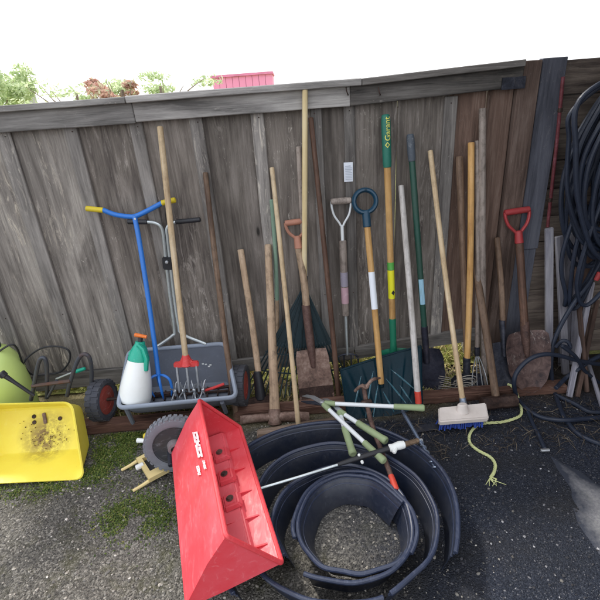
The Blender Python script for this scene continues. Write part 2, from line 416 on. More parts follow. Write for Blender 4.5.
# loose stones
def isl_mat(name, stops, rough=0.9):
    w = NT(name); g = w.n.new('ShaderNodeNewGeometry'); c = w.ramp(g.outputs['Random Per Island'], stops)
    n2 = w.noise((1, 1, 1), 150, 3); c = w.mix(w.step(n2, 0.4, 0.7, 0, 0.35), c, lin('#4a443c'))
    return w.fin(c, rough)
STONE = isl_mat('stones', [(0, lin('#4a4846')), (0.4, lin('#6c6a66')), (0.75, lin('#8d8982')), (0.96, lin('#a8a298')), (1, lin('#cfcac2'))])
STONE_D = isl_mat('dark_stones', [(0, lin('#1d1f26')), (0.6, lin('#32343c')), (0.88, lin('#55565c')), (1, lin('#b0b0b4'))])
ICO = None
def ico():
    global ICO
    if ICO is None:
        bm = bmesh.new(); bmesh.ops.create_icosphere(bm, subdivisions=1, radius=1)
        ICO = ([v.co.copy() for v in bm.verts], [tuple(v.index for v in f.verts) for f in bm.faces]); bm.free()
    return ICO
def scatter_stones(name, n, pick, mat, rmin, rmax):
    vs0, fs0 = ico(); mb = MB()
    for _ in range(n):
        x, y = pick()
        r = rmin+(rmax-rmin)*random.random()**3
        q = Matrix.Rotation(random.random()*6.28, 3, 'Z') @ Matrix.Diagonal((1+random.random()*.5, .7+random.random()*.4, .5+random.random()*.3))
        o = V((random.random()*9, random.random()*9, 0))
        mb.add([V((x, y, gz(x, y)+r*0.2)) + q @ (p*r*(1+0.35*noise.noise(p*1.3+o))) for p in vs0], fs0)
    return tag(mb.build(name, mat, flat=True), kind='stuff')
def pl():
    while True:
        x = random.uniform(-1.7, 1.0); y = random.uniform(-1.45, -0.40)
        if x+random.gauss(0, .18) < 0.42 and not (random.random() < 0.5 and y > -0.6): return x, y
def pr():
    while True:
        x = random.uniform(0.2, 1.5); y = random.uniform(-1.45, -0.2)
        if x+random.gauss(0, .15) > 0.5: return x, y
scatter_stones('gravel', 5200, pl, STONE, 0.0018, 0.0068)
scatter_stones('dark_gravel', 2200, pr, STONE_D, 0.0016, 0.0056)

# ------------------------------------------------------------------ low vegetation
def leaf_mat(name, stops, trans=0.25):
    w = NT(name); g = w.n.new('ShaderNodeNewGeometry'); c = w.ramp(g.outputs['Random Per Island'], stops)
    mm = w.fin(c, 0.6, spec=0.3)
    tr = w.n.new('ShaderNodeBsdfTranslucent'); w.l.new(c, tr.inputs['Color'])
    mx = w.n.new('ShaderNodeMixShader'); mx.inputs[0].default_value = trans
    w.l.new(w.b.outputs[0], mx.inputs[1]); w.l.new(tr.outputs[0], mx.inputs[2])
    w.l.new(mx.outputs[0], w.n['Material Output'].inputs['Surface']); return mm
MOSSM = leaf_mat('moss_green', [(0, lin('#33451c')), (0.5, lin('#55692c')), (0.85, lin('#73803e')), (1, lin('#8f8a52'))])
DRYM = leaf_mat('dry_grass', [(0, lin('#6b7a34')), (0.35, lin('#9aa04e')), (0.6, lin('#c2b878')), (0.85, lin('#d6c9a0')), (1, lin('#8a6a44'))], 0.4)
LITM = leaf_mat('litter', [(0, lin('#2a2622')), (0.6, lin('#4a4138')), (1, lin('#857a68'))], 0.1)
def blades(name, n, pick, mat, h, wd, z0=0.0, lay=0.3):
    mb = MB()
    for _ in range(n):
        x, y, s = pick()
        a = random.random()*6.28; L = h*s*(0.5+random.random()); t = lay+random.random()*0.9
        d = V((math.cos(a), math.sin(a), 0)); sd_ = V((-d.y, d.x, 0))*wd*(0.6+random.random()*.8)
        b = V((x, y, z0+(gz(x, y) if y < 0 else 0)))
        m1 = b+d*L*0.45*math.sin(t)+V((0, 0, L*0.55*math.cos(t*0.7))); e = b+d*L*math.sin(t)*1.1+V((0, 0, L*max(0.12, math.cos(t))))
        mb.add([b-sd_*0.6, b+sd_*0.6, m1+sd_, m1-sd_, e], [(0, 1, 2, 3), (3, 2, 4)])
    return tag(mb.build(name, mat, flat=True), kind='stuff')
mosspts = [(G(*p), r) for p, r in (((105, 450), .10), ((120, 452), .11), ((130, 437), .08), ((108, 470), .07), ((95, 470), .06), ((143, 432), .06), ((138, 512), .10), ((120, 515), .06), ((160, 516), .06), ((45, 487), .05), ((12, 490), .06), ((70, 484), .04))]
wts = [r*r for _, r in mosspts]
def pm():
    while True:
        c, r = random.choices(mosspts, wts)[0]
        x, y = c.x+random.gauss(0, r*.85), c.y+random.gauss(0, r*.7)
        if noise.noise(V((x*11, y*11, 3))) > random.uniform(-.5, .25) and y < -0.39: return x, y, 0.5+random.random()*0.7
blades('moss', 10000, pm, MOSSM, 0.011, 0.0026, 0.0, 0.6)
def pg():
    x = random.uniform(-1.7, 1.5); y = 0.04+abs(random.gauss(0, .35)); return x, y, 0.6+random.random()
blades('grass', 13000, pg, DRYM, 0.07, 0.003, 0.010, 0.35)
def pd():
    x = random.uniform(0.3, 1.5); y = random.uniform(-.75, -.02); return x, y, 0.6+random.random()
blades('debris', 800, pd, LITM, 0.06, 0.0014, 0.004, 1.2)
def pf():
    x = random.uniform(-1.2, 1.0); y = random.uniform(-.26, .02); return x, y, .5+random.random()*.7
blades('dry_grass', 3600, pf, DRYM, 0.045, 0.003, 0.002, 0.5)
def pd2():
    x = random.uniform(-1.3, 1.1); y = random.uniform(-.27, -.02); return x, y, 0.6+random.random()
blades('leaf_litter', 1300, pd2, leaf_mat('straw', [(0, lin('#3a2f24')), (0.5, lin('#6d5a44')), (0.85, lin('#a8946c')), (1, lin('#c8bc90'))], 0.1), 0.045, 0.004, 0.004, 1.0)

# ------------------------------------------------------------------ fence
fence = thing('wooden_fence', 'weathered grey board and batten fence behind the row of tools', 'fence', (0, 0, 0))
def vboard(x0, x1, z0, z1, y0, y1, mat, name, parent=fence, wob=0.002, bev=0.003):
    mb = MB(); n = 10
    c = [(x0, y0), (x1, y0), (x1, y1), (x0, y1)]
    vs = []; fs = []
    for i in range(n+1):
        z = z0+(z1-z0)*i/n
        vs += [V((x, y, z)) for x, y in c]
    for i in range(n):
        for k in range(4):
            k2 = (k+1) % 4; fs.append((i*4+k, i*4+k2, i*4+4+k2, i*4+4+k))
    fs += [(3, 2, 1, 0), (n*4, n*4+1, n*4+2, n*4+3)]
    mb.add(vs, fs)
    return mb.build(name, mat, parent, wob=wob, wobs=3, bevel=bev, seg=1)
KZ = ((-2.2, .05), (-.5, .085), (0, .107), (.31, .122), (.9, .192), (1.2, .2))
def kz(x):                          # lower edge of the kickboard rises to the right
    for (a, p), (b, q) in zip(KZ, KZ[1:]):
        if x <= b: return p+(q-p)*(x-a)/(b-a)
    return .2
bx = [-1.98, -1.63, -1.31, -0.995, -0.685, -0.40, -0.11, 0.165, 0.322, 0.56, 0.81]
for i, x in enumerate(bx):          # boards run between batten centres
    x1 = bx[i+1] if i+1 < len(bx) else 0.985
    mt = FENCE_L if i < 3 else (FENCE_B if i >= 10 else FENCE)
    xc = x-0.027
    vboard(xc+0.0015, x1-0.0285, kz(x)+0.03, 1.57, 0.0+0.0017*(i % 2), 0.02, mt, 'board')
vboard(0.962, 1.082, 0.23, 1.60, -0.006, 0.018, FENCE_B, 'board')
vboard(0.962, 0.968, 0.5, 1.52, -0.012, -0.0065, POSTW, 'batten', bev=0.001)
for i, x in enumerate(bx):
    if abs(x-0.56) < 0.01: continue
    wd = 0.062 if x > -1.2 else 0.07
    if abs(x-0.165) < .01 or abs(x-.322) < .01: wd = 0.052
    vboard(x-wd+0.003, x+0.003, kz(x)+0.06, 1.53, -0.020, 0.0, BATTEN, 'batten')
# narrow split board edge seen right of the middle
vboard(0.757, 0.772, 0.15, 1.53, -0.014, -0.0005, BATTEN, 'batten', bev=0.001)
def hboard(xa, xb, za0, za1, zb0, zb1, y0, y1, mat, name, parent=fence, wob=0.002):
    mb = MB(); n = max(4, int((xb-xa)/0.12)); vs = []; fs = []
    for i in range(n+1):
        t = i/n; x = xa+(xb-xa)*t; a = za0+(zb0-za0)*t; b = za1+(zb1-za1)*t
        vs += [V((x, y0, a)), V((x, y0, b)), V((x, y1, b)), V((x, y1, a))]
    for i in range(n):
        for k in range(4):
            k2 = (k+1) % 4; fs.append((i*4+k, i*4+k2, i*4+4+k2, i*4+4+k))
    fs += [(0, 1, 2, 3), (n*4+3, n*4+2, n*4+1, n*4)]
    return MB().add(vs, fs).build(name, mat, parent, wob=wob, wobs=4, bevel=0.003, seg=1)
hboard(-2.1, -0.702, 1.525, 1.612, 1.515, 1.607, -0.046, -0.021, RAILW, 'top_rail')
hboard(-0.699, 0.30, 1.520, 1.607, 1.520, 1.607, -0.048, -0.021, RAILW, 'top_rail')
hboard(0.302, 1.10, 1.520, 1.607, 1.548, 1.640, -0.047, -0.021, RAILD, 'top_rail')
hboard(-2.1, -0.72, 1.609, 1.635, 1.603, 1.631, -0.075, 0.045, RAILW, 'top_cap')
hboard(-0.717, 0.35, 1.604, 1.634, 1.604, 1.634, -0.08, 0.045, RAILW, 'top_cap')
hboard(0.353, 1.09, 1.604, 1.633, 1.632, 1.661, -0.076, 0.045, RAILD, 'top_cap')
hboard(-2.1, -0.52, kz(-2.1), kz(-2.1)+.12, kz(-.52), kz(-.52)+.10, -0.024, -0.001, RAILD, 'kickboard')
hboard(-0.517, 0.30, kz(-.517), kz(-.517)+.09, kz(.3), kz(.3)+.085, -0.0245, -0.001, RAILD, 'kickboard')
hboard(0.303, 1.08, kz(.3), kz(.3)+.085, kz(1.08), kz(1.08)+.085, -0.0245, -0.001, RAILD, 'kickboard')
hboard(-2.1, 1.0, 0.5, 0.59, 0.52, 0.61, 0.023, 0.06, RAILD, 'back_rail')
for x in (-1.64, 0.24, 1.05):
    vboard(x-.045, x+.045, 0.0, 1.58, 0.063, 0.15, RAILD, 'post')
vboard(1.086, 1.185, 0.0, 1.655, -0.035, 0.05, POSTW, 'corner_post', wob=0.003)
for px, py in ((348, 94), (380, 94)):   # cut hooks / bent nails in the rail
    p = P(px, py, -0.049)
    MB().tube(smooth([p+V((0, .004, -.004)), p+V((-.002, -.016, -.002)), p+V((-.008, -.018, .012)), p+V((-.010, -.012, .03))], 5), 0.0028, 6).build('bent_nail', RUST_D, fence)
mb = MB()
for i, x in enumerate(bx):
    for z in (1.50, 0.56):
        mb.lathe([(0.0001, 0.0022), (0.0024, 0.0018), (0.003, 0)], 8, T((x-.028+random.uniform(-.01, .01), -0.0215, z), (0, -1, 0)))
nl = mb.build('nail_heads', RUST_D, fence); nl['kind'] = 'stuff'
mb = MB(); a, b = P(501, 90, -.052), P(526, 76, -.052)
mb.box((a.x, -.056, a.z), (b.x, -.050, b.z)); mb.box((a.x+.06, -.0575, a.z), (a.x+.066, -.056, b.z))
mb.build('metal_plate', STEEL_D, fence, bevel=0.001)
# paper tag
pt = thing('paper_tag', 'white printed paper tag stapled to a fence batten', 'tag', P(348, 172, -0.0225))
a, b = P(344.2, 182, -.0225), P(352.6, 162, -.0225)
mb = MB(); mb.grid(lambda u, v: V((a.x+(b.x-a.x)*u, -0.0228-0.006*v*u*u, a.z+(b.z-a.z)*v)), 6, 10)
mb.build('sheet', PAPER, pt, solid=0.0006)
mb = MB()
for k in range(9):
    zz = a.z+(b.z-a.z)*(0.12+0.085*k); x1 = a.x+(b.x-a.x)*(0.9 if k not in (8, 5) else 0.75)
    mb.box((a.x+.006, -0.0295, zz), (x1, -0.0290, zz+(0.0022 if k not in (6, 8) else .004)))
mb.build('print_lines', INK, pt)

# ------------------------------------------------------------------ shed corner right
shed = thing('timber_shed', 'dark timber shed wall beside the fence, hoses hanging on it', 'shed', (1.6, 0.05, 0))
vboard(1.19, 1.305, 0.74, 1.66, -0.028, 0.012, PLANKG, 'corner_trim', shed, wob=0.001)
vboard(1.188, 1.300, 0.02, 0.737, -0.020, 0.012, PLANKG, 'corner_trim', shed, wob=0.001)
z = 0.02; k = 0
while z < 1.62:
    h = 0.142+0.012*random.random()
    hboard(1.31, 2.6, z, min(z+h-.004, 1.655), z, min(z+h-.004, 1.655), 0.03+0.003*(k % 2), 0.055, SHEDW, 'wall_board', shed); z += h; k += 1
mb = MB(); mb.box((1.31, .056, .02), (2.6, .075, 1.64)); mb.build('backing', RAILD, shed)
mb = MB()
yb = 0.02
for i in range(13):
    mb.box((2.0, yb-.19, 0), (2.03, yb, 2.28)); yb -= 0.193
mb.build('added_side_wall', SHEDW, shed, wob=.003)  # unseen wall added to cut sky light from the right
mb = MB()
for i in range(9):
    x0 = 0.98+.12*i; z0 = 2.16+.028*i
    mb.box((x0, -1.75, z0), (x0+.116, .35, z0+.02), None)
mb.build('roof', RAILD, shed)  # out-of-view roof added to shade the right corner
for y_ in (-1.6, -.9, -.2):
    MB().hexa([V((1.0, y_-.02, 2.06)), V((2.0, y_-.02, 2.30)), V((2.0, y_+.02, 2.30)), V((1.0, y_+.02, 2.06))], [V((1.0, y_-.02, 2.155)), V((2.0, y_-.02, 2.385)), V((2.0, y_+.02, 2.385)), V((1.0, y_+.02, 2.155))]).build('added_rafter', RAILD, shed)  # carries the added roof
pipe = thing('red_conduit', 'thin rusty red pipe running down beside the slate grey plank', 'pipe', P(546, 226, -0.02))
MB().tube([P(547.5, 227, -.03), P(556, 150, -.03), P(563, 77, -.03)], 0.0085, 10).build('pipe_length', rust('conduit', '#4a2228', '#6e3238', '#84505a', 0.1, 0.6), pipe)
for q in ((560, 110), (550, 200)):
    p = P(q[0], q[1], -.03); MB().tube([p-V((0, 0, .008)), p+V((0, 0, .008))], 0.0115, 10).build('clamp', RUST_D, pipe)

# ------------------------------------------------------------------ timbers on the ground
def timber(name, label, x0, x1, y0, y1, h, mat, tilt=0, grp='old timbers along the foot of the fence', zb=0.0):
    t = thing(name, label, 'timber', ((x0+x1)/2, (y0+y1)/2, 0), grp)
    mb = MB(); n = 14; vs = []; fs = []
    for i in range(n+1):
        q = i/n; x = x0+(x1-x0)*q; dy = tilt*q
        vs += [V((x, y0+dy, zb)), V((x, y0+dy, zb+h)), V((x, y1+dy, zb+h)), V((x, y1+dy, zb))]
    for i in range(n):
        for k in range(4):
            k2 = (k+1) % 4; fs.append((i*4+k, i*4+k2, i*4+4+k2, i*4+4+k))
    fs += [(0, 1, 2, 3), (n*4+3, n*4+2, n*4+1, n*4)]
    MB().add(vs, fs).build('beam', mat, t, wob=0.006, wobs=7, bevel=0.006)
    return t
timber('landscape_timber', 'reddish timber lying beside moss under the grey hopper', -1.32, -0.47, -0.385, -0.31, 0.055, TIMB, 0.01)
timber('landscape_timber', 'reddish timber lying behind the heads of axe and mattock', -0.40, 0.40, -0.365, -0.29, 0.055, TIMB, 0.02)
timber('landscape_timber', 'reddish timber lying behind the push broom and the red handled shovel', 0.42, 1.42, -0.345, -0.275, 0.05, TIMB, 0.01)
timber('pale_board', 'pale rough board lying in front of the mattock, touching the black coil', -0.27, 0.15, -0.555, -0.475, 0.035, TIMBG, 0.055)

# ------------------------------------------------------------------ tools leaning on the fence
def tool(name, label, cat, foot, top, group=None, xref=(1, 0, 0)):
    z = (top-foot); L = z.length
    t = thing(name, label, cat, group=group, mat=T(foot, z, xref)); t_L[t.name] = L
    return t, L
t_L = {}
def zp(t, px, py):          # how far up the tool's axis a sight line passes
    M = t.matrix_world; o = M.translation; a = (M.to_3x3() @ V((0, 0, 1))).normalized()
    d = ray(px, py).normalized(); w0 = o-CAM; b = a.dot(d)
    return (b*d.dot(w0)-a.dot(w0))/(1-b*b)
def handle(t, z0, z1, r, mat, name='handle', r1=None, bend=0.007, flat=1.0, prof=None, n=14):
    N = 18; ph = random.random()*6; pts = []; rs = []
    for i in range(N+1):
        q = i/N; z = z0+(z1-z0)*q
        pts.append(V((bend*math.sin(q*math.pi+0.3)*math.cos(ph), bend*math.sin(q*math.pi)*math.sin(ph), z)))
        rr = r+((r1 if r1 is not None else r)-r)*q
        if prof: rr *= prof(q)
        rs.append(rr*(1+0.03*noise.noise(V((q*7, ph, 0)))))
    return MB().tube(pts, rs, n, flat=flat).build(name, mat, t, world=False)
def dgrip(t, L, w_, h, mat_arm, mat_grip, r_grip=0.014, r_arm=0.007, sock=0.07, sock_r=0.019, sock_mat=None):
    """D handle: cross grip at height L, two curved arms meeting a socket h below"""
    g = MB().tube([V((-w_/2, 0, L)), V((-w_/4, 0, L)), V((w_/4, 0, L)), V((w_/2, 0, L))], [r_grip*.92, r_grip, r_grip, r_grip*.92], 14).build('grip', mat_grip, t, world=False)
    mb = MB()
    for s in (-1, 1):
        mb.tube(smooth([V((s*w_*0.5, 0, L)), V((s*w_*0.49, 0, L-h*0.25)), V((s*w_*0.38, 0, L-h*0.6)), V((s*w_*0.15, 0, L-h*0.9)), V((s*0.006, 0, L-h*1.05))], 5), r_arm, 8, flat=1.3)
    mb.build('yoke', mat_arm, t, world=False)
    if sock: MB().tube([V((0, 0, L-h-sock)), V((0, 0, L-h+0.01))], [sock_r, sock_r*.85], 14).build('socket', sock_mat or mat_arm, t, world=False)
def blade(t, prof, z0, z1, mat, dish=0.02, curve=0.02, y0=0.0, th=0.0022, name='blade', crease=0.0, nu=16, nv=18, lip=0):
    """prof: list of (v, halfwidth) from tip v=0 to top v=1"""
    def hw(v):
        for (a, wa), (b, wb) in zip(prof, prof[1:]):
            if v <= b: return wa+(wb-wa)*((v-a)/(b-a) if b > a else 0)
        return prof[-1][1]
    def fn(u, v):
        s = 2*u-1
        x = s*hw(v); y = y0-dish*(s*s)*(0.4+0.6*v)-curve*(1-v)**2
        y -= crease*math.exp(-(s/0.16)**2)*v
        if lip and v > 0.94: y += lip*(v-0.94)/0.06
        return V((x, y, z0+(z1-z0)*v))
    return MB().grid(fn, nu, nv).build(name, mat, t, world=False, solid=th, ang=50)
def sleeve(t, z0, z1, r, mat, name='label', a0=None, a1=None):
    if a0 is None: return MB().tube([V((0, 0, z0)), V((0, 0, z1))], r, 16, dome=False).build(name, mat, t, world=False)
    return MB().grid(lambda u, v: V((r*math.sin(a0+(a1-a0)*u), -r*math.cos(a0+(a1-a0)*u), z0+(z1-z0)*v)), 8, 4).build(name, mat, t, world=False, solid=0.0004)

# brown pole by the spreader
t, L = tool('wooden_pole', 'dark brown wooden pole leaning right of the grey hopper', 'pole', G(237, 420), P(205, 173, -.035), 'wooden tool handles along the fence')
handle(t, 0, L, 0.0165, H_BRN, r1=0.013)
# axe
t, L = tool('axe', 'short axe with black collar and its head down by the hopper wheel', 'axe', G(262, 407, 0.02), P(241, 250, -.035))
zc = zp(t, 256, 372)
handle(t, 0, L, 0.018, H_TAN, r1=0.0165, flat=0.75)
MB().tube([V((0, 0, .05)), V((0, 0, zc*0.5)), V((0, 0, zc))], [0.031, 0.028, 0.0225], 14, flat=0.85).build('collar', BLACKP, t, world=False)
mb = MB(); mb.prism([(-.075, -.02), (-.03, -.026), (.03, -.026), (.085, -.05), (.095, 0), (.085, .05), (.03, .028), (-.03, .026), (-.075, .02)], 0.036, T((0, 0.018, 0.035), (0, -1, 0), (1, 0, 0)))
mb.build('axe_head', RUST_D, t, world=False, bevel=0.005)
# mattock
t, L = tool('mattock', 'thick handled mattock resting on its broad rusty head', 'mattock', G(275, 421, 0.015), P(268, 245, -.035))
handle(t, 0.0, L, 0.026, H_TAN, r1=0.0185, flat=0.8, prof=lambda q: 1+0.12*math.exp(-((q-.06)/.1)**2))
mb = MB()
mb.tube([V((0, 0, -.012)), V((0, 0, .062))], [0.038, 0.033], 16, flat=0.9)
def arm(s):
    def fn(u, v):
        a = 2*math.pi*u; q = v
        hx = 0.026*(1-q)+0.03*q; hy = 0.022*(1-q)+0.006*q
        x = s*(0.02+0.165*q)
        return V((x, hy*math.sin(a)*1.0-0.0*q, 0.022+hx*math.cos(a)*(1 if s > 0 else .8)-0.012*q*q))
    return fn
for s in (-1, 1):
    mb.grid(arm(s), 12, 8)
    e = arm(s); mb.add([e(k/12, 1) for k in range(12)], [tuple(range(12))])
mb.build('mattock_head', RUST_P, t, world=False, wob=0.002, wobs=30, ang=50)
# green stake
t, L = tool('garden_stake', 'thin stick with green painted upper half behind the pale broom handle', 'stake', G(281, 388), P(272, 200, -.03))
zc = zp(t, 276, 300)
handle(t, 0, zc, 0.0105, H_TAN, 'stick'); handle(t, zc+.001, L, 0.0112, plastic('faded_green', '#7f9c88', 0.6, '#c4d0c4', 0.3), 'painted_end')
# pale handle in front
t, L = tool('broom_handle', 'thin pale broom handle standing on the pale rough board', 'handle', G(298.5, 427, .05), P(272, 168, -.035), 'wooden tool handles along the fence')
handle(t, 0, L, 0.0125, H_PALE, r1=0.0115)
# leaf rake with the tall new pole
t, L = tool('leaf_rake', 'dark green fan leaf rake with tall pale new pole, behind the spade', 'rake', G(304, 392, 0.0)+V((0, .03, 0)), P(305, 85, -.064))
za, zm = zp(t, 306, 287), zp(t, 304, 343)
handle(t, za-.03, L, 0.0145, H_NEW, r1=0.0125)
RK = plastic('rake_plastic', '#1b3138', 0.45, '#5a7880', 0.12, damt=0.25)
HW, CX = 0.31, -0.03          # tip row half width
def rk(u, v):                 # v=0 apex, v=1 tips
    s = 2*u-1; z = za*(1-v); wv = 0.012+HW*v**1.05
    return V((s*wv+CX*v, -0.012-0.035*v-(0.045 if v > .9 else 0)*(v-.9)*10, z+0.05*(s*s)*v*0.9))
vm = 0.55
mb = MB(); mb.grid(lambda u, v: rk(u, v*vm), 26, 8); mb.build('fan', RK, t, world=False, solid=0.003)
mb = MB(); NT_ = 23
for k in range(NT_):
    u = (k+0.5)/NT_
    pts = [rk(u, vm-0.04+(1-vm+0.04)*q/8) for q in range(9)]
    mb.tube(pts, [0.0042]*8+[0.003], 6, flat=0.55)
tn = mb.build('tines', RK, t, world=False)
for vv in (0.62, 0.8):
    MB().tube([rk(i/20, vv)+V((0, 0.004, 0)) for i in range(21)], 0.005, 6).build('crossband', RK, t, world=False)
mb = MB()
for k in range(7):
    u = (k+.5)/7; mb.tube([rk(u, 0.03+(vm-.03)*q/6)+V((0, -.004, 0)) for q in range(7)], 0.0032, 6)
mb.build('rib', RK, t, world=False)
MB().tube([V((0, -.004, za-.05)), V((0, 0, za+.06))], [0.023, 0.018], 14).build('socket', RK, t, world=False)
# grey pole behind the spade
t, L = tool('garden_hoe', 'weathered grey hoe handle behind the salmon D grip spade', 'hoe', G(309, 389)+V((0, .05, 0)), P(299, 147, -.03))
handle(t, .0, L, 0.0145, H_GREY, r1=0.0135)
MB().hexa([V((-.07, -.01, -.002)), V((.07, -.01, -.002)), V((.07, -.006, -.002)), V((-.07, -.006, -.002))], [V((-.05, -.02, .1)), V((.05, -.02, .1)), V((.05, -.016, .1)), V((-.05, -.016, .1))]).build('hoe_blade', RUST_D, t, world=False)
# D spade
t, L = tool('digging_spade', 'rusty square spade with salmon D grip in the middle of the fence', 'spade', G(318, 404, 0.01), P(295.5, 222, -.04))
zb, zs = zp(t, 312, 350), zp(t, 308, 305)
dgrip(t, L, 0.105, 0.085, SALMON, SALMON, 0.0155, 0.0085, 0.05, 0.022)
handle(t, zs-.02, L-.13, 0.0195, H_TAN, r1=0.0185)
MB().tube([V((0, 0.0, zb-.10)), V((0, 0, zb-.02)), V((0, 0, zb+.05)), V((0, 0, zs))], [0.012, 0.021, 0.0235, 0.0225], 14).build('socket', rust('socket_brown', '#3c2c28', '#5d4640', '#745e56', .3, .6), t, world=False)
bl = blade(t, [(0, .084), (.03, .094), (.3, .096), (.9, .088), (1, .080)], 0, zb, RUST_P, 0.012, 0.015, 0.0, lip=0.02)
blade(t, [(0, .0845), (.03, .0945), (1, .0965)], 0.0, zb*.34, RUST_D, 0.0075, 0.01, -0.0075, 0.001, 'dark_edge')
# dark brown pole
t, L = tool('wooden_pole', 'dark brown pole crossing the right tines of the leaf rake', 'pole', G(339, 403), P(311, 118, -.035), 'wooden tool handles along the fence')
handle(t, 0, L, 0.0145, H_DRK, r1=0.012)
# fork with wood D grip
t, L = tool('garden_fork', 'garden fork with pale wooden D grip on white wire yoke', 'fork', G(350, 396)+V((0, .05, 0)), P(341, 201, -.04))
zs1, zs0, zn = zp(t, 343.5, 241), zp(t, 346.5, 315), zp(t, 347.5, 350)
dgrip(t, L, 0.098, 0.12, WHITE_M, H_GREY, 0.0165, 0.0055, 0.0, 0.012)
MB().tube([V((0, 0, L-.125)), V((0, 0, zs1-.01))], 0.0085, 10).build('ferrule', WHITE_M, t, world=False)
handle(t, zs0, zs1, 0.0185, H_GREY, r1=0.0195, bend=0)
sleeve(t, zp(t, 345.5, 303), zp(t, 345, 287), 0.0203, plastic('pink_label', '#b896a0', 0.6, '#e0d0d4', 0.4, damt=0.1))
sleeve(t, zp(t, 345, 286), zp(t, 344.5, 272), 0.0203, plastic('mauve_label', '#8f8a98', 0.6, '#c8c8d0', 0.4, damt=0.1))
MB().tube([V((0, 0, zn-.03)), V((0, 0, zs0+.01))], [0.007, 0.0085], 10).build('neck', ALU, t, world=False)
mb = MB(); mb.tube(smooth([V((-.06, 0, zn-.05)), V((-.042, 0, zn-.032)), V((0, 0, zn-.025)), V((.042, 0, zn-.032)), V((.06, 0, zn-.05))], 5), 0.0055, 8); mb.build('shoulder', STEEL_D, t, world=False)
for x in (-.06, -.02, .02, .06):
    MB().tube(smooth([V((x, 0, zn-(.06 if abs(x) > .05 else .032))), V((x*1.04, -.01, zn*.5)), V((x*1.08, -.022, 0.0))], 5), [0.0052]*6+[0.0045]*4+[.003], 8).build('tine', STEEL_D, t, world=False)
# snow shovel
blT = P(381, 357, -.26); blB = G(387, 414, .03)
t, L = tool('snow_shovel', 'broad navy plastic snow shovel with ring grip and ribbed blade', 'shovel', P(384, 414, -.37), P(364, 190, -.045))
ztop = zp(t, 377.5, 362)
RR = 0.056
pts = [V((RR*math.sin(a)*1.0, 0, L-RR+RR*1.0*math.cos(a))) for a in [2*math.pi*k/28 for k in range(28)]]
mb = MB(); mb.tube(pts+[pts[0], pts[1]], 0.0125, 10, flat=1.5, caps=False); mb.build('ring_grip', NAVYH, t, world=False)
MB().tube([V((0, 0, L-2*RR-.07)), V((0, 0, L-2*RR+.008))], [0.0205, 0.0215], 14).build('grip_socket', NAVYH, t, world=False)
handle(t, ztop-.12, L-2*RR-.05, 0.0162, H_YEL, r1=0.0162, bend=0)
sleeve(t, zp(t, 373.5, 309), zp(t, 369, 272), 0.0172, PAPER, 'label', -1.3, 1.3)
TL, TR, BR, BL = P(341, 370, -.29), P(421, 346, -.25), P(421, 406, -.375), P(349, 427, -.42)
nrm = (TR-TL).cross(BL-TL).normalized()
if nrm.y > 0: nrm = -nrm
def ss(u, v):
    p = (TL*(1-u)+TR*u)*v+(BL*(1-u)+BR*u)*(1-v)
    s = 2*u-1
    bulge = -0.035*(1-s*s)*(0.35+0.65*v)+0.03*(1-v)**2-0.02*v**3*0
    c = 0.5; ribs = 0
    for r_, sl in ((.16, -.5), (.30, -.28), (.44, -.08), (.60, .10), (.74, .28), (.88, .5)):
        dd = (u-(r_+sl*(v-.5)*.45))/0.02; ribs += 0.007*math.exp(-dd*dd)*min(1, (1-v)*3.5)*min(1, v*5)
    return p+nrm*(bulge+ribs)
mb = MB(); mb.grid(ss, 72, 24); mb.build('blade', NAVY, t, solid=0.003, ang=60)
RIBM = plastic('glint_rib', '#3d6a78', .3, '#dce8ee', .9, dirt='#0a2833', damt=.8, scale=16)  # pale strips paint glare glints onto the blade
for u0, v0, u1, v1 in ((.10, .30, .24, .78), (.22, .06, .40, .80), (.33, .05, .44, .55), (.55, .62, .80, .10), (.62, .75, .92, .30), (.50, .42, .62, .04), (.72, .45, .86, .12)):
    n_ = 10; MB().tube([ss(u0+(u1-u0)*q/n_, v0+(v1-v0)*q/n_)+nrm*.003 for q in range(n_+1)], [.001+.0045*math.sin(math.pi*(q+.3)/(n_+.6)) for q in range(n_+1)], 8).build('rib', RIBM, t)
mb = MB(); mb.tube([ss(.0, 1), ss(.25, 1), ss(.5, 1), ss(.75, 1), ss(1, 1)], 0.006, 8); mb.tube([ss(0, q/6) for q in range(7)], .0045, 8); mb.tube([ss(1, q/6) for q in range(7)], .0045, 8)
mb.build('blade_rim', NAVY, t)
MB().tube([ss(.47, .98)+nrm*.006, ss(.48, .75)+nrm*.012, ss(.485, .5)+nrm*.006], [0.024, 0.022, 0.012], 12).build('blade_socket', NAVY, t)
mb = MB()
for q in ((.47, .93), (.48, .82)):
    p = ss(*q)+nrm*.036; mb.lathe([(0.0001, .004), (.006, .003), (.007, 0)], 10, T(p, nrm))
mb.build('bolt', STEEL, t)
# green shovel with printed grip
t, L = tool('long_shovel', 'long shovel with green printed grip, yellow label and green socket', 'shovel', G(396, 392)+V((0, .03, 0)), P(385.5, 114, -.045))
zg, zs, z_b = zp(t, 387, 167), zp(t, 391, 321), zp(t, 391.5, 350)
handle(t, zs-.01, zg+.01, 0.0172, H_YEL, r1=0.0168, bend=0)
MB().tube([V((0, 0, zg)), V((0, 0, zg+.02)), V((0, 0, L-.03)), V((0, 0, L-.006))], [0.0195, 0.0215, 0.0225, 0.019], 18).build('grip', GREEN_G, t, world=False)
MB().tube([V((0, -.0, z_b-.02)), V((0, 0, z_b+.05)), V((0, 0, zs)), V((0, 0, zs+.015))], [0.021, 0.018, 0.0195, 0.019], 14).build('socket', GREEN, t, world=False)
blade(t, [(0, .006), (.1, .05), (.3, .09), (.7, .11), (.95, .105), (1, .09)], -.01, z_b+.0, GREEN, 0.03, 0.03, 0.012, lip=0.012)
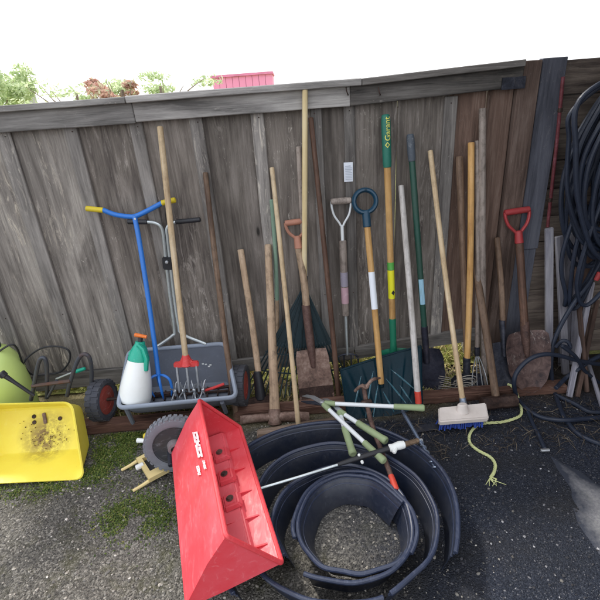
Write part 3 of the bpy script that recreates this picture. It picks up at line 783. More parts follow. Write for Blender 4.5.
sleeve(t, zp(t, 390.5, 298), zp(t, 389, 270), 0.0182, YLAB, 'label', -1.6, 1.6); sleeve(t, zp(t, 389, 269.6), zp(t, 388.8, 262), 0.0182, GLAB, 'label', -1.6, 1.6)
def wrap(pts2, zc, r):     # flat (along, across) to the grip's front
    return [V((-r*math.sin(b/r), -r*math.cos(b/r), zc+a)) for a, b in pts2]
cu = bpy.data.curves.new('maker_name', 'FONT'); cu.body = 'Garant'; cu.size = 0.038; cu.offset = 0.0004
tmp = bpy.data.objects.new('tmp_text', cu); COL.objects.link(tmp)
dg = bpy.context.evaluated_depsgraph_get(); me0 = bpy.data.meshes.new_from_object(tmp.evaluated_get(dg))
v0 = [(v.co.x, v.co.y) for v in me0.vertices]; f0 = [tuple(p.vertices) for p in me0.polygons]
bpy.data.objects.remove(tmp); bpy.data.meshes.remove(me0)
hmid = 0.015; zt = zp(t, 386.5, 141)
mb = MB(); rr = 0.0238
mb.add(wrap([(a, b-hmid) for a, b in v0], zt, rr), f0)
dia = [(-.032, 0), (-.018, .0125), (-.004, 0), (-.018, -.0125)]; di2 = [(-.026, 0), (-.018, .007), (-.010, 0), (-.018, -.007)]
mb.add(wrap(dia+di2, zt, rr), [(k, (k+1) % 4, (k+1) % 4+4, k+4) for k in range(4)])
mb.build('maker_print', YTXT, t, world=False, flat=True)
zd = zp(t, 390, 292); dm = [(-.014, 0), (0, .011), (.014, 0), (0, -.011)]
MB().add(wrap([(a, b-.006) for a, b in dm], zd, 0.0192), [(0, 1, 2, 3)]).build('label_mark', BLACKP, t, world=False, flat=True)
# white pole with red foot
t, L = tool('painted_pole', 'grey white painted pole with red orange foot against navy blade', 'pole', P(418.5, 403, -.415), P(401, 186, -.04))
zc = zp(t, 418, 391)
handle(t, zc, L, 0.0165, H_WHT, r1=0.0145); handle(t, 0, zc-.001, 0.0172, REDTIP, 'red_foot', bend=0)
# dark green scoop
t, L = tool('grain_scoop', 'dark green fibreglass scoop shovel with grey grip and slate blade', 'shovel', G(430, 393)+V((-.0, .02, 0)), P(410, 134, -.04))
zg, z_b = zp(t, 412, 161), zp(t, 424, 350)
handle(t, z_b-.03, zg+.01, 0.0158, DKGREEN, bend=0.001)
MB().tube([V((0, 0, zg)), V((0, 0, zg+.02)), V((0, 0, L-.02)), V((0, 0, L-.004))], [0.0175, 0.0195, 0.0195, 0.017], 14).build('grip', plastic('grey_grip', '#4b545e', 0.6, damt=0.2), t, world=False)
MB().tube([V((0, 0.0, z_b-.08)), V((0, 0, z_b+.02)), V((0, 0, z_b+.14))], [0.016, 0.0195, 0.0185], 14).build('socket', SCOOP, t, world=False)
blade(t, [(0, .03), (.08, .07), (.35, .098), (.8, .092), (1, .072)], -.01, z_b, SCOOP, 0.03, 0.02, 0.02)
sleeve(t, zp(t, 418.5, 304), zp(t, 417, 279), 0.0166, CAPLAB, 'label', -1.0, .7)
# push broom
t, L = tool('push_broom', 'push broom with pale wooden handle, white block and blue bristles', 'broom', G(464, 409, 0.09), P(430, 151, -.035))
zc = zp(t, 461, 398)
handle(t, 0.02, L, 0.0135, H_PALE, r1=0.0125)
MB().tube([V((0, 0, 0)), V((0, 0, zc))], [0.0195, 0.0155], 14).build('ferrule', metal('zinc', '#9aa6b8', .4), t, world=False)
a, b, c, d = G(439, 421.5, .095), G(489, 417.5, .095), G(486, 402, .115), G(438.5, 407, .115)
dn = V((0, .004, -.032))
mb = MB(); mb.hexa([a+dn, b+dn, c+dn, d+dn], [a, b, c, d]); mb.build('block', BROOMW, t, bevel=0.006, seg=3)
mc = (a+b+c+d)/4
mb = MB(); mb.tube([mc+V((0, .005, -.005)), mc+V((-.002, .012, .035))], [0.032, 0.024], 16, flat=0.8); mb.build('mount', BROOMW, t)
mb = MB()
for i in range(40):
    for j in range(7):
        u, v = (i+.5+random.uniform(-.3, .3))/40, (j+.5+random.uniform(-.3, .3))/7
        u = .05+.84*u; v = .25+.6*v
        p = (a*(1-u)+b*u)*(1-v)+(d*(1-u)+c*u)*v+dn*0.9
        q = V((p.x+random.gauss(0, .006)+(u-.5)*.02, p.y+random.gauss(0, .006)-.012*(1-v), max(0.014, p.z-.046)))
        mb.tube([p, (p+q)/2+V((random.gauss(0, .002), 0, 0)), q], [0.0028, 0.003, 0.0034], 5, dome=False)
br_ = mb.build('bristles', BRISTLE, t)
# cluster on the right
t, L = tool('bent_hoe', 'brown worn handle with bulged top, dark socket, left of yellow handle', 'hoe', G(468, 385), P(459, 157, -.045))
zc = zp(t, 465, 357)
handle(t, zc-.03, L, 0.0145, H_BRN, r1=0.0165, prof=lambda q: 1+.12*math.exp(-((q-.93)/.06)**2))
MB().tube([V((0, 0, .03)), V((0, 0, zc))], [0.014, 0.02], 12).build('socket', STEEL_D, t, world=False)
mb = MB(); mb.grid(lambda u, v: V(((u-.5)*.15, -.02-.05*v, .05-.045*v)), 6, 4); mb.build('hoe_blade', STEEL_D, t, world=False, solid=.003)
t, L = tool('spading_shovel', 'shovel with smooth yellow tan handle and black socket', 'shovel', G(466, 390)+V((0, .0, 0)), P(471.5, 143, -.045))
zc, z_b = zp(t, 465.5, 358), zp(t, 465.5, 374)
handle(t, zc-.03, L, 0.0165, H_YEL, r1=0.0155)
MB().tube([V((0, 0, z_b-.05)), V((0, 0, zc))], [0.017, 0.021], 14).build('socket', STEEL_D, t, world=False)
blade(t, [(0, .006), (.1, .05), (.35, .085), (.85, .09), (1, .075)], -.02, z_b, STEEL_D, 0.025, 0.02, 0.012)
t, L = tool('hand_cultivator', 'slim grey handle ending in thin bent wire tines', 'cultivator', G(477, 388)+V((0, .0, 0)), P(477.5, 141, -.04))
zc = zp(t, 479, 352)
handle(t, zc, L, 0.0125, H_GREY, r1=0.0125)
MB().tube([V((0, 0, zc-.02)), V((0, 0, zc+.03))], 0.015, 10).build('ferrule', STEEL_D, t, world=False)
for k in (-1.5, -.5, .5, 1.5):
    MB().tube(smooth([V((0, 0, zc-.01)), V((k*.012, -.01, zc*.75)), V((k*.026, -.028, zc*.35)), V((k*.03, -.05, .0))], 5), 0.0032, 6).build('tine', STEEL, t, world=False)
t, L = tool('wooden_pole', 'tall rough brown pole, tallest of the cluster right of the yellow handle', 'pole', G(487, 389)+V((0, .03, 0)), P(482, 109, -.045), 'wooden tool handles along the fence')
handle(t, 0, L, 0.0175, H_GREY, r1=0.0165)
t, L = tool('sledgehammer', 'sledgehammer with thick worn handle and square dark rusty head', 'hammer', G(497, 405, .02), P(474, 259, -.09))
handle(t, 0, L, 0.0205, H_BRN, r1=0.0195, flat=0.8)
Mt = t.matrix_world.inverted() @ T(G(499, 402, .045), (1, .06, .0), (0, -.2, 1))
mb = MB(); mb.lathe([(.028, -.095), (.036, -.09), (.036, -.03), (.033, -.02), (.033, .02), (.036, .03), (.036, .09), (.028, .095)], 8, Mt)
mb.build('hammer_head', RUST_D, t, world=False, bevel=0.002)
t, L = tool('edging_spade', 'short brown handle with narrow dark steel blade beside red handled shovel', 'spade', G(507, 395), P(497, 238, -.045))
zc = zp(t, 502, 324)
handle(t, zc-.03, L, 0.0155, H_BRN, r1=0.015)
MB().tube([V((0, 0, zc*.55)), V((0, 0, zc+.02))], [0.012, 0.0185], 12).build('socket', STEEL_D, t, world=False)
blade(t, [(0, .06), (.1, .065), (1, .06)], 0, zc*.75, STEEL_D, 0.006, 0.01, 0.01)
# red D shovel
t, L = tool('round_shovel', 'rusty round point shovel with red D grip at the fence end', 'shovel', P(529, 386, -.30), P(517, 211, -.05))
zb, zs = zp(t, 525, 332), zp(t, 521, 250)
dgrip(t, L, 0.125, 0.115, RED_H, RED_H, 0.0165, 0.008, 0.05, 0.022)
handle(t, zb-.01, L-.16, 0.0205, H_DRK, r1=0.0195)
MB().tube([V((0, -.003, zb-.14)), V((0, 0, zb-.05)), V((0, 0, zb+.06))], [0.012, 0.022, 0.0235], 14).build('socket', RUST, t, world=False)
w_ = NT('scuffed_rust'); n1 = w_.noise((1, 1, 1), 20, 8, .7, .5); n2 = w_.noise((1, 1, .4), 45, 6, .8, 1.5)
c_ = w_.ramp(n1, [(.36, lin('#372d2e')), (.5, lin('#574542')), (.66, lin('#74605a'))])
c_ = w_.mix(w_.math('MULTIPLY', w_.step(n2, .56, .64), w_.step(w_.noise((1, 1, 1), 9, 3), .5, .6)), c_, lin('#a8a09a'))
SCUFF = w_.fin(c_, .65, .3, bump=n2, bstr=.3, bdist=.001)
blade(t, [(0, .008), (.06, .05), (.18, .088), (.4, .115), (.75, .122), (.95, .112), (1, .095)], -.03, zb, SCUFF, 0.035, 0.03, 0.01, lip=0.015)

# ------------------------------------------------------------------ scrap wood stacked at the shed
def scrap(name, label, pts, wd, th, mat, cat='board', grp='scrap boards leaning on the shed'):
    a, b = pts; t, L = tool(name, label, cat, a, b, grp)
    mb = MB(); mb.box((-wd/2, -th/2, 0), (wd/2, th/2, L)); mb.build('board_length', mat, t, world=False, bevel=0.003, seg=1, wob=.002)
    return t
scrap('scrap_board', 'narrow whitish board leaning left of the other scrap boards', (P(549, 374, -.12), P(549, 228, -.04)), .042, .018, OFFCUT)
scrap('scrap_board', 'long grey board leaning behind the black hose loop', (P(566, 385, -.16), P(559, 236, -.045)), .042, .02, OFFCUT)
scrap('scrap_board', 'wide pale upright board with nail holes on shed wall', (P(563, 372, -.07), P(570, 233, -.02)), .06, .018, OFFCUT)
scrap('scrap_board', 'second pale upright board with square cut top beside hose', (P(573, 372, -.06), P(578.5, 233, -.018)), .05, .018, OFFCUT)
scrap('scrap_board', 'dark brown board upright behind the hanging hoses', (P(582, 390, -.06), P(588, 240, -.02)), .06, .02, OFFCUT_B)
scrap('scrap_stick', 'pale straight stick leaning in front of the dark board', (G(569, 397, .0), P(592, 282, -.06)), .028, .022, OFFCUT, 'stick')
scrap('scrap_stick', 'dark brown stick crossing behind the pale straight stick', (G(587, 392, .0), P(575, 262, -.06)), .022, .02, OFFCUT_B, 'stick')
scrap('scrap_stick', 'thin grey stick on the ground side of the scrap heap', (G(602, 407, .0), P(585, 352, -.12)), .018, .018, OFFCUT, 'stick')
scrap('scrap_stick', 'brown stick leaning low behind the hoses at right', (G(577, 397, .0), P(597, 300, -.05)), .022, .02, OFFCUT_B, 'stick')

# ------------------------------------------------------------------ hoses
hose = thing('hose_coil', 'thick coil of dark hose hanging on the shed wall', 'hose', P(590, 160, -.1))
hook = P(592, 62, -.05)
pts = []
random.seed(21)
NL = 19
for k in range(NL):
    cx = 1.545+random.gauss(0, .02); zt_ = 1.60+random.uniform(-.03, .05); zb_ = 0.80+random.uniform(-.14, .16)
    hw_ = 0.14+random.uniform(-.09, .06); yy = -.05-.0105*k
    for j in range(12):
        a = 2*math.pi*j/12
        z = (zt_+zb_)/2+(zt_-zb_)/2*math.cos(a)
        x = cx+hw_*math.sin(a)*(1.0 if math.cos(a) > 0 else 1.15)+0.03*math.cos(a)
        pts.append(V((x, yy-.0013*j+random.gauss(0, .004), z)))
MB().tube(smooth(pts, 6), 0.0115, 8).build('hose_loops', HOSE, hose)
random.seed(33); pts = []
for k in range(6):
    cx = 1.535+random.gauss(0, .035); zt_ = 1.60+random.uniform(-.05, .04); zb_ = random.uniform(.30, .85); hw_ = random.uniform(.035, .13); yy = -.16-.013*k
    for j in range(10):
        a = 2*math.pi*j/10+random.gauss(0, .12)
        pts.append(V((cx+hw_*math.sin(a)*(1.2 if math.cos(a) < 0 else .8)+random.gauss(0, .012)+.05*math.cos(a), yy-.0012*j+random.gauss(0, .008), (zt_+zb_)/2+(zt_-zb_)/2*math.cos(a))))
MB().tube(smooth(pts, 6), 0.0108, 8).build('loose_strands', HOSE, hose)
MB().tube([V((1.55, .03, 1.60)), V((1.55, -.27, 1.61)), V((1.55, -.285, 1.65))], 0.012, 8).build('hook', RUST_D, hose)
def hosething(label, path, r=0.0115, mat=HOSE, name='garden_hose', grp='hoses trailing below the coil', extra=None):
    t = thing(name, label, 'hose', path[0], grp); MB().tube(smooth(path, 8), r, 10).build('hose_run', mat, t); return t
random.seed(5)
hosething('dark hose arching from shed wall down past red handled shovel to ground', [P(603, 262, -.14), P(590, 282, -.18), P(572, 306, -.22), P(556, 336, -.25), P(551, 362, -.27), P(553, 385, -.28), G(558, 402, .012), G(566, 420, .012), G(580, 435, .012), G(605, 446, .012)])
hosething('dark hose looping left across the red handled shovel and back over soil', [P(610, 366, -.25), P(580, 361, -.31), P(556, 355, -.335), P(540, 355, -.34), P(527, 361, -.345), P(517, 372, -.36), P(514, 383, -.37), G(517, 397, .02), G(526, 408, .012), G(541, 417, .012), G(565, 420, .030), G(605, 417, .012)])
hosething('dark hose strand hanging straight along the left side of the coil', [V((1.47, -.26, 1.61)), P(580, 100, -.26), P(576, 150, -.27), P(578, 200, -.27), P(590, 245, -.27), P(604, 262, -.26)])
hosething('dark hose crossing low behind the red handled shovel toward scrap sticks', [G(556, 388, .06), P(566, 378, -.29), P(577, 370, -.30), P(592, 360, -.27), P(610, 352, -.24)])
hosething('dark hose lying almost straight across the soil under the scrap boards', [G(556, 395, .012), G(575, 404, .012), G(590, 412, .012), G(610, 412, .012)])
hosething('dark hose end with small ring bend near the shed boards', [P(556, 347, -.29), P(562, 341, -.3), P(568, 342, -.31), P(570, 348, -.32), P(562, 346, -.33), P(575, 356, -.33), P(586, 372, -.3), P(606, 388, -.24)], 0.010)
hosething('thin dark hose hanging in front of the coil, curling to the right', [V((1.45, -.22, 1.60)), P(573, 110, -.22), P(569, 140, -.22), P(567, 185, -.22), P(573, 215, -.22), P(585, 240, -.22), P(603, 252, -.2)], 0.0105)
e0 = thing('hose_end', 'cut hose end with metal fitting lying on dark soil', 'hose', G(546, 450))
MB().tube(smooth([G(528, 412, .014), G(534, 426, .013), G(540, 438, .013), G(545, 449, .013)], 6), [0.009]*8+[.0105]*11, 10).build('hose_run', HOSE, e0)
p, q = G(541, 450.5, .014), G(549, 450, .014)
MB().tube([p, q], 0.0085, 10).build('fitting', STEEL, e0)
bits = thing('hose_fitting', 'small red plastic fitting at the edge of the hose coil', 'fitting', P(598, 277, -.2))
MB().tube([P(596, 280, -.2), P(600, 273, -.2)], [0.012, .015], 12).build('fitting_body', RED_H, bits)

# rope and wire
rope = thing('rope', 'pale yellow rope with frayed end snaking over the dark soil', 'rope', G(490, 478))
rp = smooth([P(505, 374, -.25), P(497, 379, -.26), P(501, 384, -.26), P(510, 385, -.3), P(516, 392, -.345)]+[G(x_, y_, .010) for x_, y_ in ((519, 401), (521.5, 411), (518, 417), (502, 422), (482, 423.5), (474, 428), (469.5, 435), (470, 443), (477.5, 450), (490, 457), (495, 464), (494, 472), (491, 477))], 10)
mb = MB()
for s in range(3):
    q = []
    for i, p in enumerate(rp):
        tn_ = (rp[min(i+1, len(rp)-1)]-rp[max(i-1, 0)]).normalized(); sdv = tn_.cross(V((0, 0, 1))).normalized(); upv = sdv.cross(tn_)
        a = i*0.9+s*2.094; q.append(p+(sdv*math.cos(a)+upv*math.sin(a))*0.0036)
    mb.tube(q, 0.0042, 6)
mb.build('rope_strands', ROPE, rope)
mb = MB()
for k in range(7):
    e = rp[-1]; mb.tube([e, e+V((random.gauss(0, .012), -.015, .002)), e+V((random.gauss(0, .022), -.035-random.random()*.012, -.004))], [.003, .0022, .001], 5)
mb.build('frayed_end', ROPE, rope)
ln = thing('wire_bundle', 'loose ring of pale wire lying behind the broom handle', 'wire', G(462, 392))
mb = MB()
for k in range(5):
    c = P(463+random.gauss(0, 2.5), 382+random.gauss(0, 1.5), -.24-.008*k); rx, rz = .045+random.uniform(-.012, .012), .045+random.uniform(-.012, .008)
    mb.tube([c+V((rx*math.cos(a), -.02*math.sin(a), max(.012-c.z, rz*math.sin(a)))) for a in [2*math.pi*i/24 for i in range(25)]], .0022, 5)
for k in range(7):
    a, b = P(440+random.uniform(-2, 3), 376+k*2.0, -.22-.006*k), P(462+random.uniform(-3, 5), 381+k*1.6, -.23-.006*k)
    mb.tube(smooth([a, (a+b)/2+V((0, 0, random.gauss(0, .006))), b], 5), .002, 5)
mb.build('wire_loops', plastic('wire_coat', '#a09a90', .5, damt=.3), ln)

# ------------------------------------------------------------------ wheels
def wheel(parent, c, axis, r, wd, tyre_m, hub_m, lug=24, hub_r=0.5, cup=0.25, name='wheel', rows=2):
    M = T(c, axis, (0, 0, 1))
    e = bpy.data.objects.new(name, None); COL.objects.link(e); e.parent = parent; e.empty_display_size = .05
    e.matrix_parent_inverse = Matrix.Identity(4); e.matrix_local = parent.matrix_world.inverted() @ M
    bpy.context.view_layer.update()
    mb = MB()
    h = wd/2
    prof = [(r*.70, -h*.8), (r*.80, -h), (r*.93, -h*.95), (r*.97, -h*.7), (r*.97, h*.7), (r*.93, h*.95), (r*.80, h), (r*.70, h*.8)]
    mb.lathe(prof, 48, None, closed=True)
    for k in range(lug):
        for s in range(rows):
            a = 2*math.pi*(k+0.5*s)/lug; R3 = Matrix.Rotation(a, 4, 'Z')
            y0 = r*math.pi/lug*0.60
            z0, z1 = ((-h*.92, -h*.08) if s == 0 else (h*.08, h*.92)) if rows == 2 else (-h*.9, h*.9)
            mb.box((r*.94, -y0, z0), (r*1.0, y0, z1), R3)
    mb.build('tyre', tyre_m, e, world=False, ang=30)
    mb = MB()
    for s in (-1, 1):
        mb.lathe([(0.0001, s*h*(cup+.25)), (r*.16, s*h*(cup+.25)), (r*.20, s*h*cup), (r*hub_r*.95, s*h*.72), (r*hub_r, s*h*.78), (r*.70, s*h*.72)], 40)
    mb.build('rim', hub_m, e, world=False)
    return e
def wheel_fix(): bpy.context.view_layer.update()

# ------------------------------------------------------------------ grey drop spreader
sp = thing('drop_spreader', 'grey drop spreader with open hopper, silver handle and red hubbed wheels', 'spreader', (-.68, -.3, 0))
wheel_fix()
RL, RR_, FR, FL = P(129, 351, -.12), P(225, 343.5, -.12), P(237, 399, -.43), P(118, 407, -.45)
up = (RR_-RL).cross(FL-RL).normalized()
if up.z < 0: up = -up
cen = (RL+RR_+FR+FL)/4
def down(p, q, d): return p*(1-q)+cen*q-up*d
def rectpts(A, B, C, D, rad=0.04, n=5):
    c = [A, B, C, D]; out = []
    for i in range(4):
        p, a, b = c[i], c[i-1], c[(i+1) % 4]
        u1 = (a-p).normalized()*rad; u2 = (b-p).normalized()*rad
        for k in range(n+1):
            t_ = k/n; out.append((p+u1)*(1-t_)**2+p*2*t_*(1-t_)+(p+u2)*t_*t_)
    return out
def bottomify(pts, d, fy, fx):
    ax = (RR_-RL).normalized(); ay = up.cross(ax); out = []
    for p in pts:
        v = p-cen; out.append(cen+ax*v.dot(ax)*fx+ay*v.dot(ay)*fy-up*d)
    return out
rim = rectpts(RL, RR_, FR, FL)
layers = [bottomify(rim, 0.0, 1, 1), bottomify(rim, .06, .93, .985), bottomify(rim, .15, .72, .96), bottomify(rim, .215, .42, .93)]
mb = MB(); n = len(rim)
vs = [p for l in layers for p in l]; fs = [(i*n+k, i*n+(k+1) % n, (i+1)*n+(k+1) % n, (i+1)*n+k) for i in range(3) for k in range(n)]
fs.append(tuple(3*n+k for k in range(n)))
mb.add(vs, fs); mb.build('hopper', GREYP, sp, solid=0.004)
mb = MB(); lip = bottomify(rim, -.002, 1.02, 1.01); mb.tube(lip+[lip[0], lip[1]], 0.0115, 10, flat=1.2, caps=False); mb.build('hopper_rim', plastic('grey_rim', '#8b95a4', 0.45, '#c4ccd4', 0.2, damt=.2), sp)
xa = (RR_-RL).normalized()
mb = MB(); b0 = cen-up*.200; mb.tube([b0-xa*.27, b0+xa*.27], .008, 8)
for k in range(9): mb.box((-.004, -.03, -.004), (.004, .03, .004), T(b0+xa*(-.24+.06*k), xa, up+V((0, .4*(k % 2)-.2, 0))))
mb.build('agitator', RUST_D, sp)
MB().tube([P(203, 391, -.30), P(213, 388, -.29), P(224, 384, -.28)], [.007, .008, .008], 8).build('lever', REDT, sp)
# white scuff print on hopper back wall
mb = MB()
for q in ((203, 363.5), (206, 364), (209, 366), (210.5, 364.5)):
    p = P(q[0], q[1], -.155); mb.box((p.x-.006, p.y-.0035, p.z-.005), (p.x+.006, p.y-.0025, p.z+.004))
mb.build('faded_print', WHITEP, sp, bevel=.0008)
axl = cen-up*.17
cl = P(102, 400, -.30); cl.z = max(.107, cl.z-.0)
cr = P(241, 386, -.26); cr.z = cl.z
wheel(sp, cl, V((1, -.10, 0.04)), 0.112, .075, TYRE, HUBRED, lug=22, hub_r=.42)
wheel(sp, cr, V((1, -.10, 0.0)), 0.112, .07, TYRE, HUBRED, lug=22, hub_r=.42)
MB().tube([cl, cr], .009, 10).build('axle', RUST_D, sp)
MB().tube(smooth([P(147, 222, -.06), P(155, 223, -.06), P(161, 227, -.06), P(163.5, 236, -.06), P(166, 260, -.06), P(170, 295, -.07), P(174.5, 330, -.09), P(172, 336, -.10), P(158, 346, -.12)], 8), .0088, 10).build('handle_tube', ALU, sp)
MB().tube(smooth([P(176, 222, -.06), P(170.5, 224, -.06), P(167, 229, -.06), P(167.5, 237, -.06), P(170, 260, -.06), P(174, 295, -.07), P(178.5, 325, -.09), P(182.5, 334, -.10), P(206, 344, -.12)], 8), .0088, 10).build('handle_tube', ALU, sp)
MB().tube([P(128, 221.8, -.062), P(147, 222, -.06)], .0125, 12).build('grip', BLACKP, sp)
MB().tube([P(176, 222, -.06), P(200, 219.6, -.062)], .0125, 12).build('grip', BLACKP, sp)
p = P(168, 263, -.062); MB().box((-.026, -.016, -.035), (.026, .016, .035), T(p, P(170, 250, -.06)-P(172, 275, -.06))).build('clamp', BLACKP, sp, bevel=.006)
p = P(167, 262, -.085); MB().lathe([(.0001, .012), (.008, .010), (.010, 0)], 10, T(p, (0, -1, .1))).build('clamp_bolt', STEEL, sp)
for a, b in (((126, 408), (134, 425)), ((222, 402), (226, 412))):
    MB().tube([P(a[0], a[1], -.43), P(b[0], b[1], -.36)], .012, 8).build('frame_leg', GREYP, sp)

# spray bottle in hopper
sb = thing('spray_bottle', 'white pump spray bottle with teal top standing in grey hopper', 'bottle', P(134, 398, -.36))
b0 = P(135, 401, -.36); b1 = P(141, 333, -.25)
M = T(b0, b1-b0, (1, 0, 0)); L = (b1-b0).length
mb = MB(); prof = [(.0001, .0), (.070, .0), (.080, .006), (.083, .03), (.078, .09), (.066, .16), (.054, .215), (.046, .24)]
f = L/.36
mb.lathe([(r*1.0, h*f) for r, h in prof], 28, M); mb.build('tank', WHITEP, sb)
mb = MB(); mb.lathe([(.050, .215*f), (.054, .22*f), (.053, .235*f), (.036, .285*f), (.026, .30*f), (.024, .315*f)], 24, M); mb.build('collar', TEAL, sb)
mb = MB(); mb.tube([M @ V((.0, -.02, .30*f)), M @ V((.028, -.03, .285*f)), M @ V((.05, -.034, .24*f)), M @ V((.052, -.03, .18*f))], [.014, .013, .013, .012], 10, flat=1.4); mb.build('trigger_guard', TEAL, sb)
mb = MB(); mb.tube([M @ V((-.012, 0, .30*f)), M @ V((-.04, -.0, .24*f))], [.014, .018], 10); mb.build('pump_body', TEAL, sb)
mb = MB(); mb.tube([M @ V((0, 0, .31*f)), M @ V((0, 0, .335*f))], .012, 12); mb.build('neck', BLACKP, sb)
mb = MB(); mb.tube([M @ V((-.03, 0, .347*f)), M @ V((.03, 0, .343*f))], [.011, .009], 10); mb.build('nozzle', ORANGE, sb)

# blue twist tiller
tl = thing('twist_tiller', 'blue twist tiller with yellow grips standing in grey hopper', 'tiller', P(160, 390, -.32))
def yb_(py): return -.05-(py-200)/180*.24
bar = [P(103, 210, -.055), P(115, 214.5, -.055), P(128, 216.5, -.055), P(136, 216, -.055), P(148, 210.5, -.055), P(162, 203, -.055)]
MB().tube(smooth(bar, 6), .0125, 12).build('crossbar', BLUE, tl)
MB().tube([P(86.5, 208.5, -.055), P(103, 210.2, -.055)], .0138, 12).build('grip', YELGRIP, tl)
MB().tube([P(162, 203, -.055), P(175, 200, -.055)], .0138, 12).build('grip', YELGRIP, tl)
MB().tube(smooth([P(134.5, 216, -.058), P(140, 245, yb_(245)), P(150, 310, yb_(310)), P(158.5, 374, yb_(374))], 6), .0125, 12).build('shaft', BLUE, tl)
MB().tube([P(135, 219, -.075), P(135, 219, -.04)], .006, 8).build('bolt', STEEL, tl)
hb = P(159, 375, yb_(375))
for dx, dy in ((-.045, -.02), (.05, -.02), (.012, -.045), (-.02, .03)):
    MB().tube(smooth([hb, hb+V((dx*.6, dy*.6, .002)), hb+V((dx*1.15, dy*1.1, -.02)), hb+V((dx*1.2, dy*1.2, -.075)), hb+V((dx*.95, dy, -.125))], 5), [.0072]*16+[.0065, .006, .005, .004, .0025], 8).build('tine', BLUE, tl)

# rotary cultivator
t, L = tool('rotary_cultivator', 'long pale handled cultivator with red head and star wheels in hopper', 'cultivator', P(190, 396, -.31), P(160, 127, -.035))
zh = zp(t, 187.5, 363); zk = zp(t, 186, 344)
handle(t, zh, L, .0155, H_PALE, r1=.0145)
mb = MB(); mb.tube([V((0, 0, zh-.01)), V((0, 0, zh+.01)), V((0, 0, zk-.06))], [.032, .026, .018], 14); mb.build('head_socket', REDT, t, world=False)
mb = MB(); mb.prism([(-.066, -.016), (.066, -.016), (.066, .012), (.03, .016), (.018, .045), (-.018, .045), (-.03, .016), (-.066, .012)], .026, T((0, .013, zh-.004), (0, -1, 0)))
mb.build('head', REDT, t, world=False, bevel=.005)
for k, x in enumerate((-.052, .0, .052)):
    MB().box((x-.005, -.009, .025), (x+.005, .004, zh-.012)).build('arm', STEEL, t, world=False, bevel=.001)
for x in (-.075, -.028, .028, .075):
    mb = MB(); c = V((x, -.006, .035))
    mb.tube([c-V((.006, 0, 0)), c+V((.006, 0, 0))], .013, 10)
    for j in range(8):
        a = 2*math.pi*j/8+x*20; d = V((.25*(-1)**j, math.cos(a), math.sin(a))).normalized()
        mb.tube([c+d*.01, c+d*.05, c+d*.058+V((.004, 0, 0))], [.0042, .0035, .0014], 5)
    mb.build('star_wheel', STEEL, t, world=False)

# ------------------------------------------------------------------ left: sprayer, cart, tray
spr = thing('tank_sprayer', 'lime green pump sprayer tank with black hose at left edge', 'sprayer', (-1.63, -.30, 0))
c = P(2, 380, -.20); rad = (P(31, 392, -.20).x-c.x)
M = T((c.x, c.y, 0))
SC = 1.2
def hs(pr): return [(q, h*SC) for q, h in pr]
MB().lathe(hs([(.0001, 0), (rad*.95, 0), (rad, .02), (rad, .20), (rad*.97, .27), (rad*.86, .335), (rad*.64, .378), (rad*.43, .395)]), 36, M).build('tank', LIME, spr)
MB().lathe(hs([(rad*.44, .385), (rad*.44, .42), (rad*.36, .43), (.0001, .43)]), 24, M).build('cap', plastic('cap_green', '#16403a', .4), spr)
MB().lathe(hs([(.022, .43), (.022, .48), (.03, .48), (.03, .51), (.0001, .515)]), 16, M).build('pump_rod', BLACKP, spr)
MB().tube([V((c.x-.07, c.y, .515*SC)), V((c.x+.05, c.y, .515*SC))], .014, 10).build('pump_handle', plastic('cap_teal', '#1c6a5c', .4), spr)
MB().tube(smooth([V((c.x+.05, c.y-.03, .46)), P(14, 345, -.2), P(24, 366, -.15), P(33, 375, -.12), P(46, 374.5, -.08), P(60, 372, -.07), P(69, 362, -.07), P(69, 351, -.07), P(58, 346.5, -.07), P(42, 348, -.08), P(28, 357, -.10), P(24, 363, -.14)], 8), .0052, 8).build('hose', BLACKP, spr)
MB().tube([P(56, 379, -.10), P(76, 371, -.08)], .006, 8).build('wand', ALU, spr)
MB().tube([P(76, 371.5, -.08), P(85, 368.5, -.075)], [.012, .010], 10).build('wand_grip', TEAL, spr)
lz = thing('spray_lance', 'black spray lance leaning across the lime tank onto yellow tray', 'lance', P(35, 396, -.45))
MB().tube([P(2, 374, -.47), P(14, 382, -.47), P(34, 395.5, -.46)], [.013, .009, .008], 10).build('lance_tube', BLACKP, lz)
MB().tube([P(1, 373, -.47), P(4.5, 376, -.47)], .018, 10).build('lance_handle', BLACKP, lz)
# cart with yellow tray
ct = thing('yard_cart', 'yellow poly cart tipped up, dirty tray facing out, dark tube frame behind', 'cart', (-1.35, -.5, 0))
trY, brY = -.47, -.655
BRc, TRc = G(79, 474, .022), P(73, 399, trY)
BLc, TLc = BRc+V((-.50, -.035, .0)), TRc+V((-.50, -.03, .004))
nb = (TRc-BRc).cross(BLc-BRc).normalized()
if nb.y < 0: nb = -nb              # points back to the fence
ctr = (BRc+TRc+BLc+TLc)/4
ax = (BRc-BLc).normalized(); ay = (TRc-BRc).normalized()
def trayring(d, fx, fy, rad, sh=0):
    A, B, C, D = [ctr+ax*((q-ctr).dot(ax)*fx)+ay*((q-ctr).dot(ay)*fy+sh)+nb*d for q in (TLc, TRc, BRc, BLc)]
    return rectpts(A, B, C, D, rad, 6)
Ls = [trayring(-.002, 1.05, 1.05, .05), trayring(-.006, 1.03, 1.03, .05), trayring(0, 1, 1, .05), trayring(.07, .97, .83, .04, .024), trayring(.150, .93, .66, .04, .048), trayring(.157, .88, .60, .04, .048)]
n = len(Ls[0])
mb = MB(); mb.add([p for l in Ls for p in l], [(i*n+k, i*n+(k+1) % n, (i+1)*n+(k+1) % n, (i+1)*n+k) for i in range(len(Ls)-1) for k in range(n)]+[tuple((len(Ls)-1)*n+k for k in range(n))])
